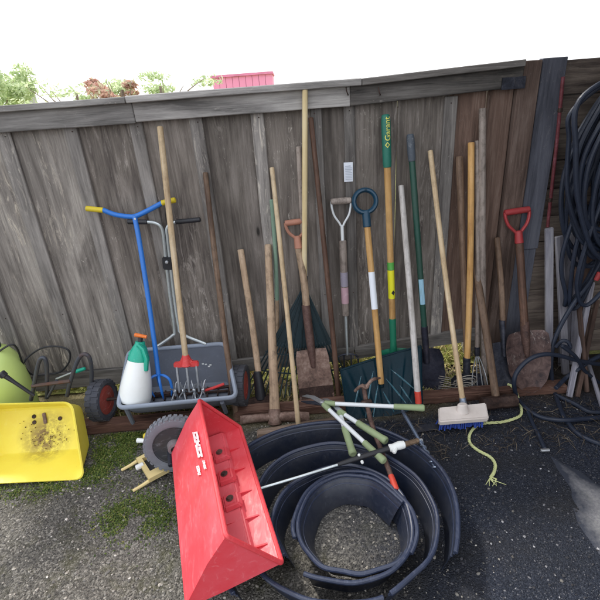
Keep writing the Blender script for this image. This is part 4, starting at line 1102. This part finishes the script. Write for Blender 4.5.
def tray_mat():
    w = NT('yellow_tray'); n1 = w.noise((1, 1, 1), 9, 8, 0.7, .5); n2 = w.noise((1, 1, 1), 45, 6, .7)
    n3 = w.noise((1, 1, .15), 40, 5, .7)
    c = w.mix(w.step(n1, .45, .7, 0, .35), lin('#ecdc52'), lin('#e4c840'))
    c = w.mix(w.step(n3, .58, .75, 0, .3), c, lin('#f0e690'))
    g, s_ = w.pos()
    d = ctr+nb*.15+ax*.03+ay*.01
    vm_ = w.n.new('ShaderNodeVectorMath'); vm_.operation = 'DISTANCE'; w.l.new(g.outputs['Position'], vm_.inputs[0]); vm_.inputs[1].default_value = d
    f_ = w.math('MULTIPLY', w.step(vm_.outputs['Value'], .03, .15, 1, 0), w.step(w.math('ADD', w.math('MULTIPLY', n1, .5), w.math('MULTIPLY', n2, .5)),   .40, .54))
    c = w.mix(w.math('MULTIPLY', f_, .95), c, lin('#6a4c2c'))
    return w.fin(c, w.step(n2, .3, .7, .35, .55), bump=n2, bstr=.08, bdist=.002)
mb.build('tray', tray_mat(), ct, solid=0.005, ang=24)
mb = MB(); vs0, fs0 = ico()
for k in range(110):
    dx, dy = random.gauss(.05, .055), random.gauss(-.045, .022)
    if random.random() < .25: dx, dy = random.uniform(-.1, .15), random.uniform(-.05, .06)
    p = ctr+nb*.151+ax*dx+ay*(dy+.045); r = random.uniform(.0008, .0032)
    mb.add([p+q*r*(1+.3*noise.noise(q*2+p*40)) for q in vs0], fs0)
dd = mb.build('dirt', rust('soil', '#2e2014', '#5a4126', '#7d6240', 0, .95, 40), ct, flat=True); dd['kind'] = 'stuff'
for q in ((-.02, .06), (.11, .065), (-.02, .09)):
    MB().lathe([(.0001, .003), (.009, .002), (.011, 0)], 12, T(ctr+nb*.154+ax*q[0]+ay*(q[1]+.03), -nb)).build('bolt', RUST_D, ct)
p = ctr+nb*.152+ax*.035+ay*.105; MB().box((-.009, -.028, -.002), (.009, .028, .004), T(p, -nb, ax+ay*.2)).build('bracket', RUST_P, ct, bevel=.002)
TUBE = metal('frame_tube', '#4a4e56', .5, .5, '#6b4a3a', .5)
MB().tube(smooth([P(31, 400, -.32), P(34, 385, -.31), P(38, 365, -.3), P(41.5, 358, -.3), P(45.5, 360, -.3), P(47, 372, -.30), P(47, 398, -.3)], 7), .0105, 10).build('leg_loop', TUBE, ct)
MB().tube(smooth([P(67, 396, -.32), P(70, 383, -.31), P(77, 362, -.3), P(83, 354.5, -.3), P(89, 357, -.3), P(91.5, 370, -.29), P(91, 395, -.28)], 7), .0105, 10).build('leg_loop', TUBE, ct)
MB().tube([P(32, 386, -.315), P(70, 381, -.315)], .010, 8).build('brace', metal('brace_rust', '#5a4a44', .6, .4, '#7a4a34', .7), ct)
MB().tube([P(57, 380, -.30), P(48, 397, -.32)], .007, 8).build('brace', TUBE, ct)

# ------------------------------------------------------------------ red drop spreader lying on its side
rs = thing('drop_spreader', 'bright red drop spreader lying on its side beside the black coil', 'spreader', (-.5, -1.0, 0))
wheel_fix()
axd = V((.29, -1, 0)).normalized()
C0 = G(170, 456, .135)
def onplane(px, py):
    d = ray(px, py); return CAM+d*((C0-CAM).dot(axd)/d.dot(axd))
A0, B0 = onplane(199, 400), onplane(240, 427)
LN = 0.72
wall = 0.0
def trough(q, s):   # q 0..1 around from A (rim) to C (bottom) to B (rim), s along axis
    pass
bot1 = C0+(A0-C0)*0.04+(B0-C0)*0.0; bot2 = C0+(B0-C0)*0.16
sec = [A0, A0*.66+C0*.34+(C0-B0).normalized()*.012, C0+(A0-C0)*.05, C0+(B0-C0)*.05, C0*.62+B0*.38-(A0-B0).normalized()*.004, B0]
sec = [sec[0], sec[1], sec[2], bot2, sec[4], sec[5]]
mb = MB(); ns = 10; k = len(sec)
vs = [p+axd*(LN*i/ns) for i in range(ns+1) for p in sec]
fs = [(i*k+j, i*k+j+1, (i+1)*k+j+1, (i+1)*k+j) for i in range(ns) for j in range(k-1)]
fs.append(tuple(range(k))); fs.append(tuple(reversed([ns*k+j for j in range(k)])))
mb.add(vs, fs); hp = mb.build('hopper', RED, rs, solid=0.0045, ang=25)
outA = (A0-B0).normalized()
mb = MB(); rimp = [A0, B0, B0+axd*LN, A0+axd*LN]
rr_ = rectpts(*rimp, .012, 4); mb.tube(rr_+[rr_[0], rr_[1]], .0085, 10, caps=False, flat=1.0); mb.build('hopper_rim', plastic('red_rim', '#d8424a', .42, '#f0a8a8', .25, damt=.1), rs)
nB = (B0-C0).cross(axd).normalized()
if nB.dot(A0-C0) < 0: nB = -nB
cb = (B0-C0)
for s_ in (.13, .255, .38, .505, .63):
    s_ *= .86
    q = C0+axd*LN*s_/.62; 
    MB().hexa([q+cb*.30+nB*.003, q+cb*.86+nB*.003, q+cb*.86+nB*.003+axd*.006, q+cb*.30+nB*.003+axd*.006],
              [q+cb*.30+nB*.052, q+cb*.92+nB*.006, q+cb*.92+nB*.006+axd*.006, q+cb*.30+nB*.052+axd*.006]).build('divider', RED, rs)
LEDGE = plastic('lit_red_ledge', '#e2606a', .45, '#f4b8ba', .3, dirt='#c04a54', damt=.4)  # paler red has the light on the ledge painted in
MB().hexa([C0+cb*.12+nB*.002+axd*.01, C0+cb*.79+nB*.002+axd*.01, C0+cb*.79+nB*.002+axd*(LN-.01), C0+cb*.12+nB*.002+axd*(LN-.01)],
          [C0+cb*.16+nB*.032+axd*.01, C0+cb*.755+nB*.024+axd*.01, C0+cb*.755+nB*.024+axd*(LN-.01), C0+cb*.16+nB*.032+axd*(LN-.01)]).build('ledge', LEDGE, rs, bevel=.005)
for s_ in (.13, .26, .39):
    q = C0+axd*s_+cb*.67+nB*.020
    MB().hexa([q+nB*.002-cb*.1, q+nB*.002+cb*.13, q+nB*.002+cb*.13+axd*.07, q+nB*.002-cb*.1+axd*.07], [q+nB*.03-cb*.08, q+nB*.026+cb*.08, q+nB*.026+cb*.08+axd*.05+axd*.01, q+nB*.03-cb*.08+axd*.06]).build('boss', RED, rs, bevel=.006)
    MB().lathe([(.0001, .006), (.009, .006), (.011, .001), (.015, .0)], 12, T(q+nB*.031+axd*.03, nB)).build('bolt', RUST, rs)
MB().tube([C0+cb*.22+nB*.05+axd*.02, C0+cb*.22+nB*.05+axd*(LN-.02)], .008, 8).build('agitator', RUST_D, rs)
# faded white lettering on outer panel (not legible in the photo)
nA = (A0-C0).cross(axd).normalized()
if nA.dot(B0-C0) > 0: nA = -nA
ca = (A0-C0)
def panel(px, py):       # point of the outer upper panel
    p1 = sec[1]; n_ = (A0-p1).cross(axd).normalized(); d = ray(px, py); return CAM+d*((p1-CAM).dot(n_)/d.dot(n_)), n_
def decal(name, quads):
    mb = MB()
    for quad in quads:
        pts = []
        for q in quad:
            p, n_ = panel(*q)
            if n_.dot(CAM-p) < 0: n_ = -n_
            pts.append(p+n_*.0065)
        mb.add(pts, [(0, 1, 2, 3)])
    return mb.build(name, plastic('faded_white_'+name, '#e8dadc', .6, '#ffffff', .3, dirt='#dc5a66', damt=.9, scale=130), rs, flat=True)
def bars(x0, y0, dx, dy, n, wx, wy, pat):
    out = []
    for i in range(n):
        bx_, by_ = x0+dx*i, y0+dy*i
        for a, b, c, d in pat[i % len(pat)]:
            f_ = lambda s, t_: (bx_+wx*s+dx*t_, by_+wy*s+dy*t_)
            out.append([f_(a, b), f_(c, b), f_(c, d), f_(a, d)])
    return out
glyph = [[(0, .0, 1, .42), (0, .42, .42, 1), (.6, .42, 1, 1)], [(0, .0, .45, 1), (.45, .3, .62, .7), (.62, .0, 1, 1)], [(0, .0, 1, .5), (.2, .5, .8, 1)], [(0, .0, 1, .4), (0, .55, 1, 1), (0, .4, .45, .55)]]
decal('lettering', bars(193.6, 432.8, .95, 4.2, 6, 5.2, -.9, glyph))
decal('small_print', bars(197.6, 466.5, .5, 2.3, 4, 3.0, -.6, glyph)+bars(203.6, 461, .5, 2.2, 4, 2.6, -.5, glyph[::-1]))
wc = C0-axd*.05+V((.03, .0, .0)); wc.z = .165
wheel(rs, wc, axd+V((-.12, 0, .12)), .138, .05, TYRE_G, plastic('grey_hub', '#33363c', .4, '#9a9ca4', .5, damt=.5), lug=34, hub_r=.68, cup=-.15)
MB().tube([C0-axd*.05, C0+axd*.06], .012, 12).build('axle', STEEL_D, rs)
p = wc+axd*.012; MB().lathe([(.035, 0), (.032, .03), (.02, .034), (.02, .01)], 20, T(p, axd)).build('hub_cap', plastic('hub_grey', '#7c7478', .6, damt=.4), rs)

# ------------------------------------------------------------------ sprinkler
sk = thing('lawn_sprinkler', 'cream oscillating lawn sprinkler base with yellow knob beside red spreader', 'sprinkler', G(150, 465))
zz = .045
q4 = [G(134, 456, zz), G(165, 447, zz), G(172, 468, zz)+V((.12, -.02, 0)), G(149, 477, zz)]
q4 = [G(135, 458, zz), G(147, 450, zz), G(200, 462, zz), G(149, 480, zz)]
o_, ux, uy = G(136, 458, zz), (G(149, 479, zz)-G(136, 458, zz)), (G(152, 450.5, zz)-G(136, 458, zz))
uxn = ux.normalized(); uyn = (uy-uxn*uy.dot(uxn)).normalized()
def fp(a, b, z=0): return o_+uxn*a+uyn*b+V((0, 0, z))
LX = ux.length; WY = .25
mb = MB()
for a0, a1, b0, b1 in ((0, .022, 0, WY), (LX-.045, LX, 0, WY), (.022, LX-.045, 0, .022), (.022, LX-.045, .066, .086), (.022, LX-.045, .19, WY)):
    mb.hexa([fp(a0, b0, -.022), fp(a1, b0, -.022), fp(a1, b1, -.022), fp(a0, b1, -.022)], [fp(a0, b0), fp(a1, b0), fp(a1, b1), fp(a0, b1)])
mb.build('base', CREAM, sk)
mb = MB(); mb.hexa([fp(.015, .01, -.024), fp(LX-.02, .01, -.024), fp(LX-.02, .21, -.024), fp(.015, .21, -.024)], [fp(.015, .01, -.0225), fp(LX-.02, .01, -.0225), fp(LX-.02, .21, -.0225), fp(.015, .21, -.0225)]); mb.build('underside', BLACKP, sk)
for a in (.0, LX-.01):
    MB().tube([fp(a, .0, -.02), fp(a-.006, -.03, -.03), fp(a-.008, -.075, -.034)], [.009, .008, .007], 8).build('foot', CREAM, sk)
MB().tube([fp(LX*.35, -.02, -.005), fp(LX*.35, .012, -.005)], .013, 12).build('end_cap', WHITEP, sk)
c_ = P(150, 439, -.52)
MB().tube([G(152, 441, .06), G(144, 440.5, .06)], .008, 10).build('inlet', ALU, sk)
MB().tube([G(145, 440.8, .06), G(137.5, 440.4, .06)], [.010, .013], 10).build('hose_coupling', WHITEP, sk)
MB().lathe([(.0001, .018), (.012, .016), (.017, .006), (.017, -.01)], 16, T(G(146.5, 436, .07), (0, -.7, .7))).build('knob', YELGRIP, sk)
MB().tube([fp(LX*.3, .20, .0), G(150, 439, .06)], .007, 8).build('spray_tube', ALU, sk)

# ------------------------------------------------------------------ lawn edging coil
cl_ = thing('lawn_edging', 'coil of black plastic lawn edging standing in rings on the ground', 'edging', (.09, -1.08, 0))
BEADM = plastic('bead_highlight', '#2b3348', .3, '#7c88a4', .2, dirt='#3a3c44', damt=.3)  # lighter than the strip: edge highlights put into the colour
def ring(c, r, h, a0, a1, dr0=0.0, lean=.03, name='edging_ring'):
    N = 84; top = []; vs = []
    prof = [(-.003-lean*.15, .0), (-lean*.1, h*.2), (lean*.25, h*.5), (lean*.6, h*.8), (lean, h)]
    def fn(u, v):
        a = a0+(a1-a0)*u; rr2 = r+dr0*u+.007*math.sin(a*3.1+r*40)+.012*noise.noise(V((math.cos(a)*2.2, math.sin(a)*2.2, r*20)))
        j = min(3, int(v*4)); q = v*4-j
        dr = prof[j][0]*(1-q)+prof[j+1][0]*q-lean; z = prof[j][1]*(1-q)+prof[j+1][1]*q
        return V((c[0]+(rr2+dr)*math.cos(a), c[1]+(rr2+dr)*math.sin(a), z+.006+.004*math.sin(a*2+r*30)))
    o = MB().grid(fn, N, 4).build(name, EDGEP, cl_, solid=.0025, ang=50)
    wheel_fix()
    b = MB().tube([fn(i/N, 1)+V((0, 0, .003)) for i in range(N+1)], .0085, 10).build('bead', BEADM, o)
    MB().tube([fn(i/N, .90)+V((0, 0, 0)) for i in range(N+1)], .0036, 6).build('ridge', BEADM, o)
    g = MB().tube([fn(i/N, .74)+V((0, 0, 0)) for i in range(N+1)], .0042, 6).build('ridge', BEADM, o)
wheel_fix()
c0 = (.085, -1.075)
ring((.06, -1.045), .482, .118, -.55, 3.9, .0)
ring((.09, -1.08), .360, .112, -1.2, 5.0, .0)
ring((.10, -1.105), .262, .105, -2.2, 3.7, .0)
ring((.142, -1.125), .214, .105, .30, 5.6, .0, lean=.045)
ring((.142, -1.125), .229, .108, -.7, 3.4, .0, lean=.03)

# ------------------------------------------------------------------ loppers
def lopper(label, pv, h1, h2, bl, g0=.68, r=.0105, grp='loppers lying on the edging coil'):
    t = thing('lopper', label, 'lopper', pv, grp); wheel_fix()
    for e in (h1, h2):
        d = e-pv; s = d.cross(V((0, 0, 1))).normalized()
        m0 = pv+d*.06
        MB().tube([m0, pv+d*.3, pv+d*(g0+.03)], [r*.95, r, r], 12).build('arm', WHITE_M, t)
        MB().tube([pv+d*(g0-.005), pv+d*g0, pv+d*(g0+.08), pv+d*.9, pv+d*.985, e], [r*1.15, r*1.35, r*1.4, r*1.45, r*1.65, r*1.5], 14).build('grip', SAGE, t)
        MB().tube([pv+d*.03, pv+d*.13], [r*1.3, r*1.35], 12).build('arm_socket', SAGE, t)
    MB().lathe([(.0001, .012), (.010, .010), (.013, .0), (.013, -.012), (.0001, -.014)], 14, T(pv, (0, -.2, 1))).build('pivot_bolt', STEEL, t)
    u = (bl-pv).normalized(); s = u.cross(V((0, 0, 1))).normalized()
    Mx = T(pv+V((0, 0, .004)), (0, 0, 1), u); Lb = (bl-pv).length
    MB().prism([(-.02, -.012), (.01, -.016), (Lb*.5, -.03), (Lb*.85, -.022), (Lb, -.002), (Lb*.6, -.006), (.01, .012), (-.02, .01)], .004, Mx).build('blade', STEEL, t)
    MB().prism([(-.02, -.01), (.01, -.012), (Lb*.5, .004), (Lb*.8, .018), (Lb*.92, .026), (Lb*.6, .03), (.01, .016), (-.02, .014)], .006, T(pv-V((0, 0, .006)), (0, 0, 1), u)).build('anvil_hook', STEEL_D, t)
lopper('large lopper with long white arms and sage grips spread wide', G(322, 403, .17), G(424, 408, .185), G(384, 461, .15), G(302, 399, .16), g0=.72)
lopper('smaller lopper with sage grips, arms nearly closed, under the larger lopper', G(339, 411, .15), G(386, 441, .15), G(353, 454, .135), G(322, 400, .15), g0=.42, r=.0115)

# ------------------------------------------------------------------ pole pruner, auger, orange tip tool
pr_ = thing('pole_pruner', 'long thin pole with black grip section and white collar across coil', 'pole', G(265, 487, .14)); wheel_fix()
MB().tube([G(255, 490, .14), G(300, 476.5, .15), G(345, 462.5, .158)], .0058, 10).build('pole', ALU, pr_)
MB().tube([G(338, 464.5, .158), G(352, 460, .16), G(392, 447.5, .165)], [.0085, .0115, .0125], 12).build('sleeve', BLACKP, pr_)
MB().tube([G(390, 448.2, .166), G(393, 447.2, .168), G(399, 445.5, .168), G(404, 444.5, .168)], [.018, .015, .019, .017], 12).build('collar', WHITEP, pr_)
MB().tube([G(397, 446, .17), G(394, 452.5, .165)], .009, 8).build('lock_tab', WHITEP, pr_)
MB().tube([G(403, 445, .167), G(418, 440.5, .16)], [.012, .011], 10).build('tip', rust('bronze', '#5a4a3c', '#8a7560', '#b09c84', .5, .45), pr_)
MB().lathe([(.0001, .012), (.006, .01), (.007, 0)], 8, T(G(359, 456, .168), (0, -.2, 1))).build('stud', WHITEP, pr_)
MB().lathe([(.0001, .012), (.006, .01), (.007, 0)], 8, T(G(362, 461.5, .16), (0, -1, .2))).build('stud', WHITEP, pr_)
au = thing('auger_bit', 'slate grey auger bit with spiral end lying on outer coil ring', 'auger', G(420, 445, .13)); wheel_fix()
a, b = G(402.5, 411, .14), G(436, 469, .11); d = b-a
MB().tube([a, a+d*.4, a+d*.98], [.0095, .0085, .006], 8).build('shank', metal('auger_steel', '#6f7c92', .4, .7), au)
mb = MB(); dn_ = d.normalized(); s1 = dn_.cross(V((0, 0, 1))).normalized(); s2 = s1.cross(dn_)
mb.tube([a+d*(.55+.44*i/60)+(s1*math.cos(i*.55)+s2*math.sin(i*.55))*.009 for i in range(61)], .0042, 6); mb.build('spiral', metal('auger_bright', '#98a4b6', .35, .8), au)
MB().tube([a+d*.55-s1*.012, a+d*.55+s1*.012], .010, 8).build('pin', STEEL, au)
ob = thing('rusty_pick', 'rusty hand pick with orange dipped end lying from navy blade onto coil', 'pick', G(380, 450, .13)); wheel_fix()
pth = [P(364, 388, -.43), G(366, 400, .17), G(372, 425, .15), G(380, 447, .135), G(392, 478, .12)]
MB().tube(smooth(pth, 6), [.012]*9+[.0115]*8+[.011]*8, 10).build('shaft', RUST, ob)
MB().tube([G(391, 476, .12), G(394, 484, .12), G(396, 490, .118)], [.0125, .0135, .014], 12).build('tip_cap', REDTIP, ob)
MB().tube(smooth([P(355, 391, -.42), P(361, 386, -.44), P(366, 387, -.44), P(372, 380, -.43), P(380, 378, -.40)], 5), [.008]*6+[.013]*6+[.009]*6+[.006]*3, 8).build('pick_head', RUST_P, ob)
MB().tube([G(362, 404, .17), G(371, 402, .17)], .017, 8).build('ferrule', RUST_D, ob)
st = thing('steel_strip', 'thin flat steel strip lying on soil below the broom block', 'strip', G(430, 428)); wheel_fix()
a, b = G(414, 430, .012), G(448, 424.5, .012); s = V((.0, .02, .004)); h = V((0, 0, .003))
MB().hexa([a-s, b-s, b+s, a+s], [a-s+h, b-s+h, b+s+h, a+s+h]).build('strip_blade', STEEL_D, st)

# ------------------------------------------------------------------ beyond the fence
def leafcloud(name, cen, rad, n, mat, size, parent, blobs=9, seed=1):
    rnd = random.Random(seed); mb = MB(); bl = []
    for _ in range(blobs):
        bl.append((V((rnd.uniform(-1, 1)*rad[0], rnd.uniform(-1, 1)*rad[1], rnd.uniform(-.9, 1)*rad[2])), rnd.uniform(.25, .5)))
    for _ in range(n):
        c, s = rnd.choice(bl); d = V((rnd.gauss(0, 1), rnd.gauss(0, 1), rnd.gauss(0, 1))).normalized()*s*rnd.random()**.4
        p = V(cen)+c+V((d.x*rad[0], d.y*rad[1], d.z*rad[2])); a = V((rnd.gauss(0, 1), rnd.gauss(0, 1), rnd.gauss(0, .7))).normalized(); b = a.orthogonal().normalized()
        L_ = size*rnd.uniform(.6, 1.4)
        mb.add([p-a*L_, p+b*L_*.4, p+a*L_, p-b*L_*.4], [(0, 1, 2, 3)])
    return mb.build(name, mat, parent, flat=True)
LF1 = leaf_mat('hazed_leaf', [(0, lin('#a4b884')), (.5, lin('#c6d4aa')), (1, lin('#e2ebcc'))], .5)  # washed out, with bright haze put into the leaf colour
LF2 = leaf_mat('red_leaf', [(0, lin('#b88a7c')), (.5, lin('#d2aca0')), (1, lin('#c4cca8'))], .5)  # reddish leaves, paled by haze in the colour
BARK = rust('bark', '#5c5048', '#8a7c70', '#a89c90', 0, .9)
def shrub(name, label, base, h, rad, n, mat, size, seed, cat, grp=None, nb_=8):
    t = thing(name, label, cat, base, grp); wheel_fix(); rnd = random.Random(seed)
    MB().tube([base, base+V((0, 0, h*.5)), base+V((.03, 0, h-rad[2]*.8))], [.06, .045, .02], 8).build('trunk', BARK, t)
    for k in range(7):
        a = base+V((0, 0, h*.45+rnd.random()*h*.2)); e = base+V((rnd.uniform(-1, 1)*rad[0], rnd.uniform(-1, 1)*rad[1], h-rad[2]+rnd.uniform(-.3, 1.0)*rad[2]))
        MB().tube(smooth([a, (a+e)/2+V((0, 0, .08)), e], 4), [.018, .016, .015, .013, .012, .010, .008, .006, .004], 6).build('limb', BARK, t)
    leafcloud('crown', base+V((0, 0, h-rad[2])), rad, n, mat, size, t, nb_, seed)
def far(px, y, z=0): p = P(px, 95, y); return V((p.x, p.y, z))
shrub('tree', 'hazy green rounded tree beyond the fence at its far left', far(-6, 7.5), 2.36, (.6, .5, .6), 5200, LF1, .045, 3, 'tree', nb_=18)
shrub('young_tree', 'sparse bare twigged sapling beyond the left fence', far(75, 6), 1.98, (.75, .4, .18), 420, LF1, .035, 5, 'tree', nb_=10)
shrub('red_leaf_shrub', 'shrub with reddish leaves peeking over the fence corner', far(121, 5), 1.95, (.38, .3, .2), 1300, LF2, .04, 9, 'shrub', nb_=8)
shrub('green_shrub', 'hazy green loose shrub between red leaved shrub and pink building', far(160, 5.5), 1.99, (.75, .35, .22), 1300, LF1, .035, 11, 'shrub', nb_=9)
shrub('small_shrub', 'small hazy green shrub left of the red leaved shrub', far(106, 6.5), 1.98, (.35, .35, .16), 800, LF1, .035, 13, 'shrub', nb_=6)
PINK = plastic('pink_siding', '#f29cc0', .6, '#f6c4d8', .25, dirt='#e070a0', damt=.3, scale=2)
hs_ = thing('pink_building', 'bright pink walled building showing just over the fence', 'building', far(242, 9)); wheel_fix()
x0, x1 = P(212, 78, 9).x, P(272, 78, 9).x; zt = P(242, 75, 9).z
mb = MB(); nn = 9
for i in range(nn):
    a = x0+(x1-x0)*i/nn; b = x0+(x1-x0)*(i+1)/nn
    mb.box((a+.004, 9, 0), (b-.004, 9.05, zt-.02))
mb.box((x0, 9.052, 0), (x1, 11, zt-.02)); mb.build('wall', PINK, hs_)
MB().box((x0-.03, 8.95, zt-.018), (x1+.03, 11.05, zt+.03)).build('roof', plastic('pink_roof', '#e688ae', .5), hs_)
chm = thing('chimney_stack', 'small grey chimney with flat cap beyond the left fence', 'chimney', far(26, 14)); wheel_fix()
a, b = P(22.5, 96, 14), P(29.5, 91, 14)
MB().box((a.x, 14, 0), (b.x, 14.3, b.z)).build('stack', plastic('stack_grey', '#b0b0ac', .8, damt=.2), chm)
MB().box((a.x-.08, 13.94, b.z+.002), (b.x+.08, 14.36, b.z+.06)).build('cap', plastic('cap_grey', '#a4a4a2', .8), chm)
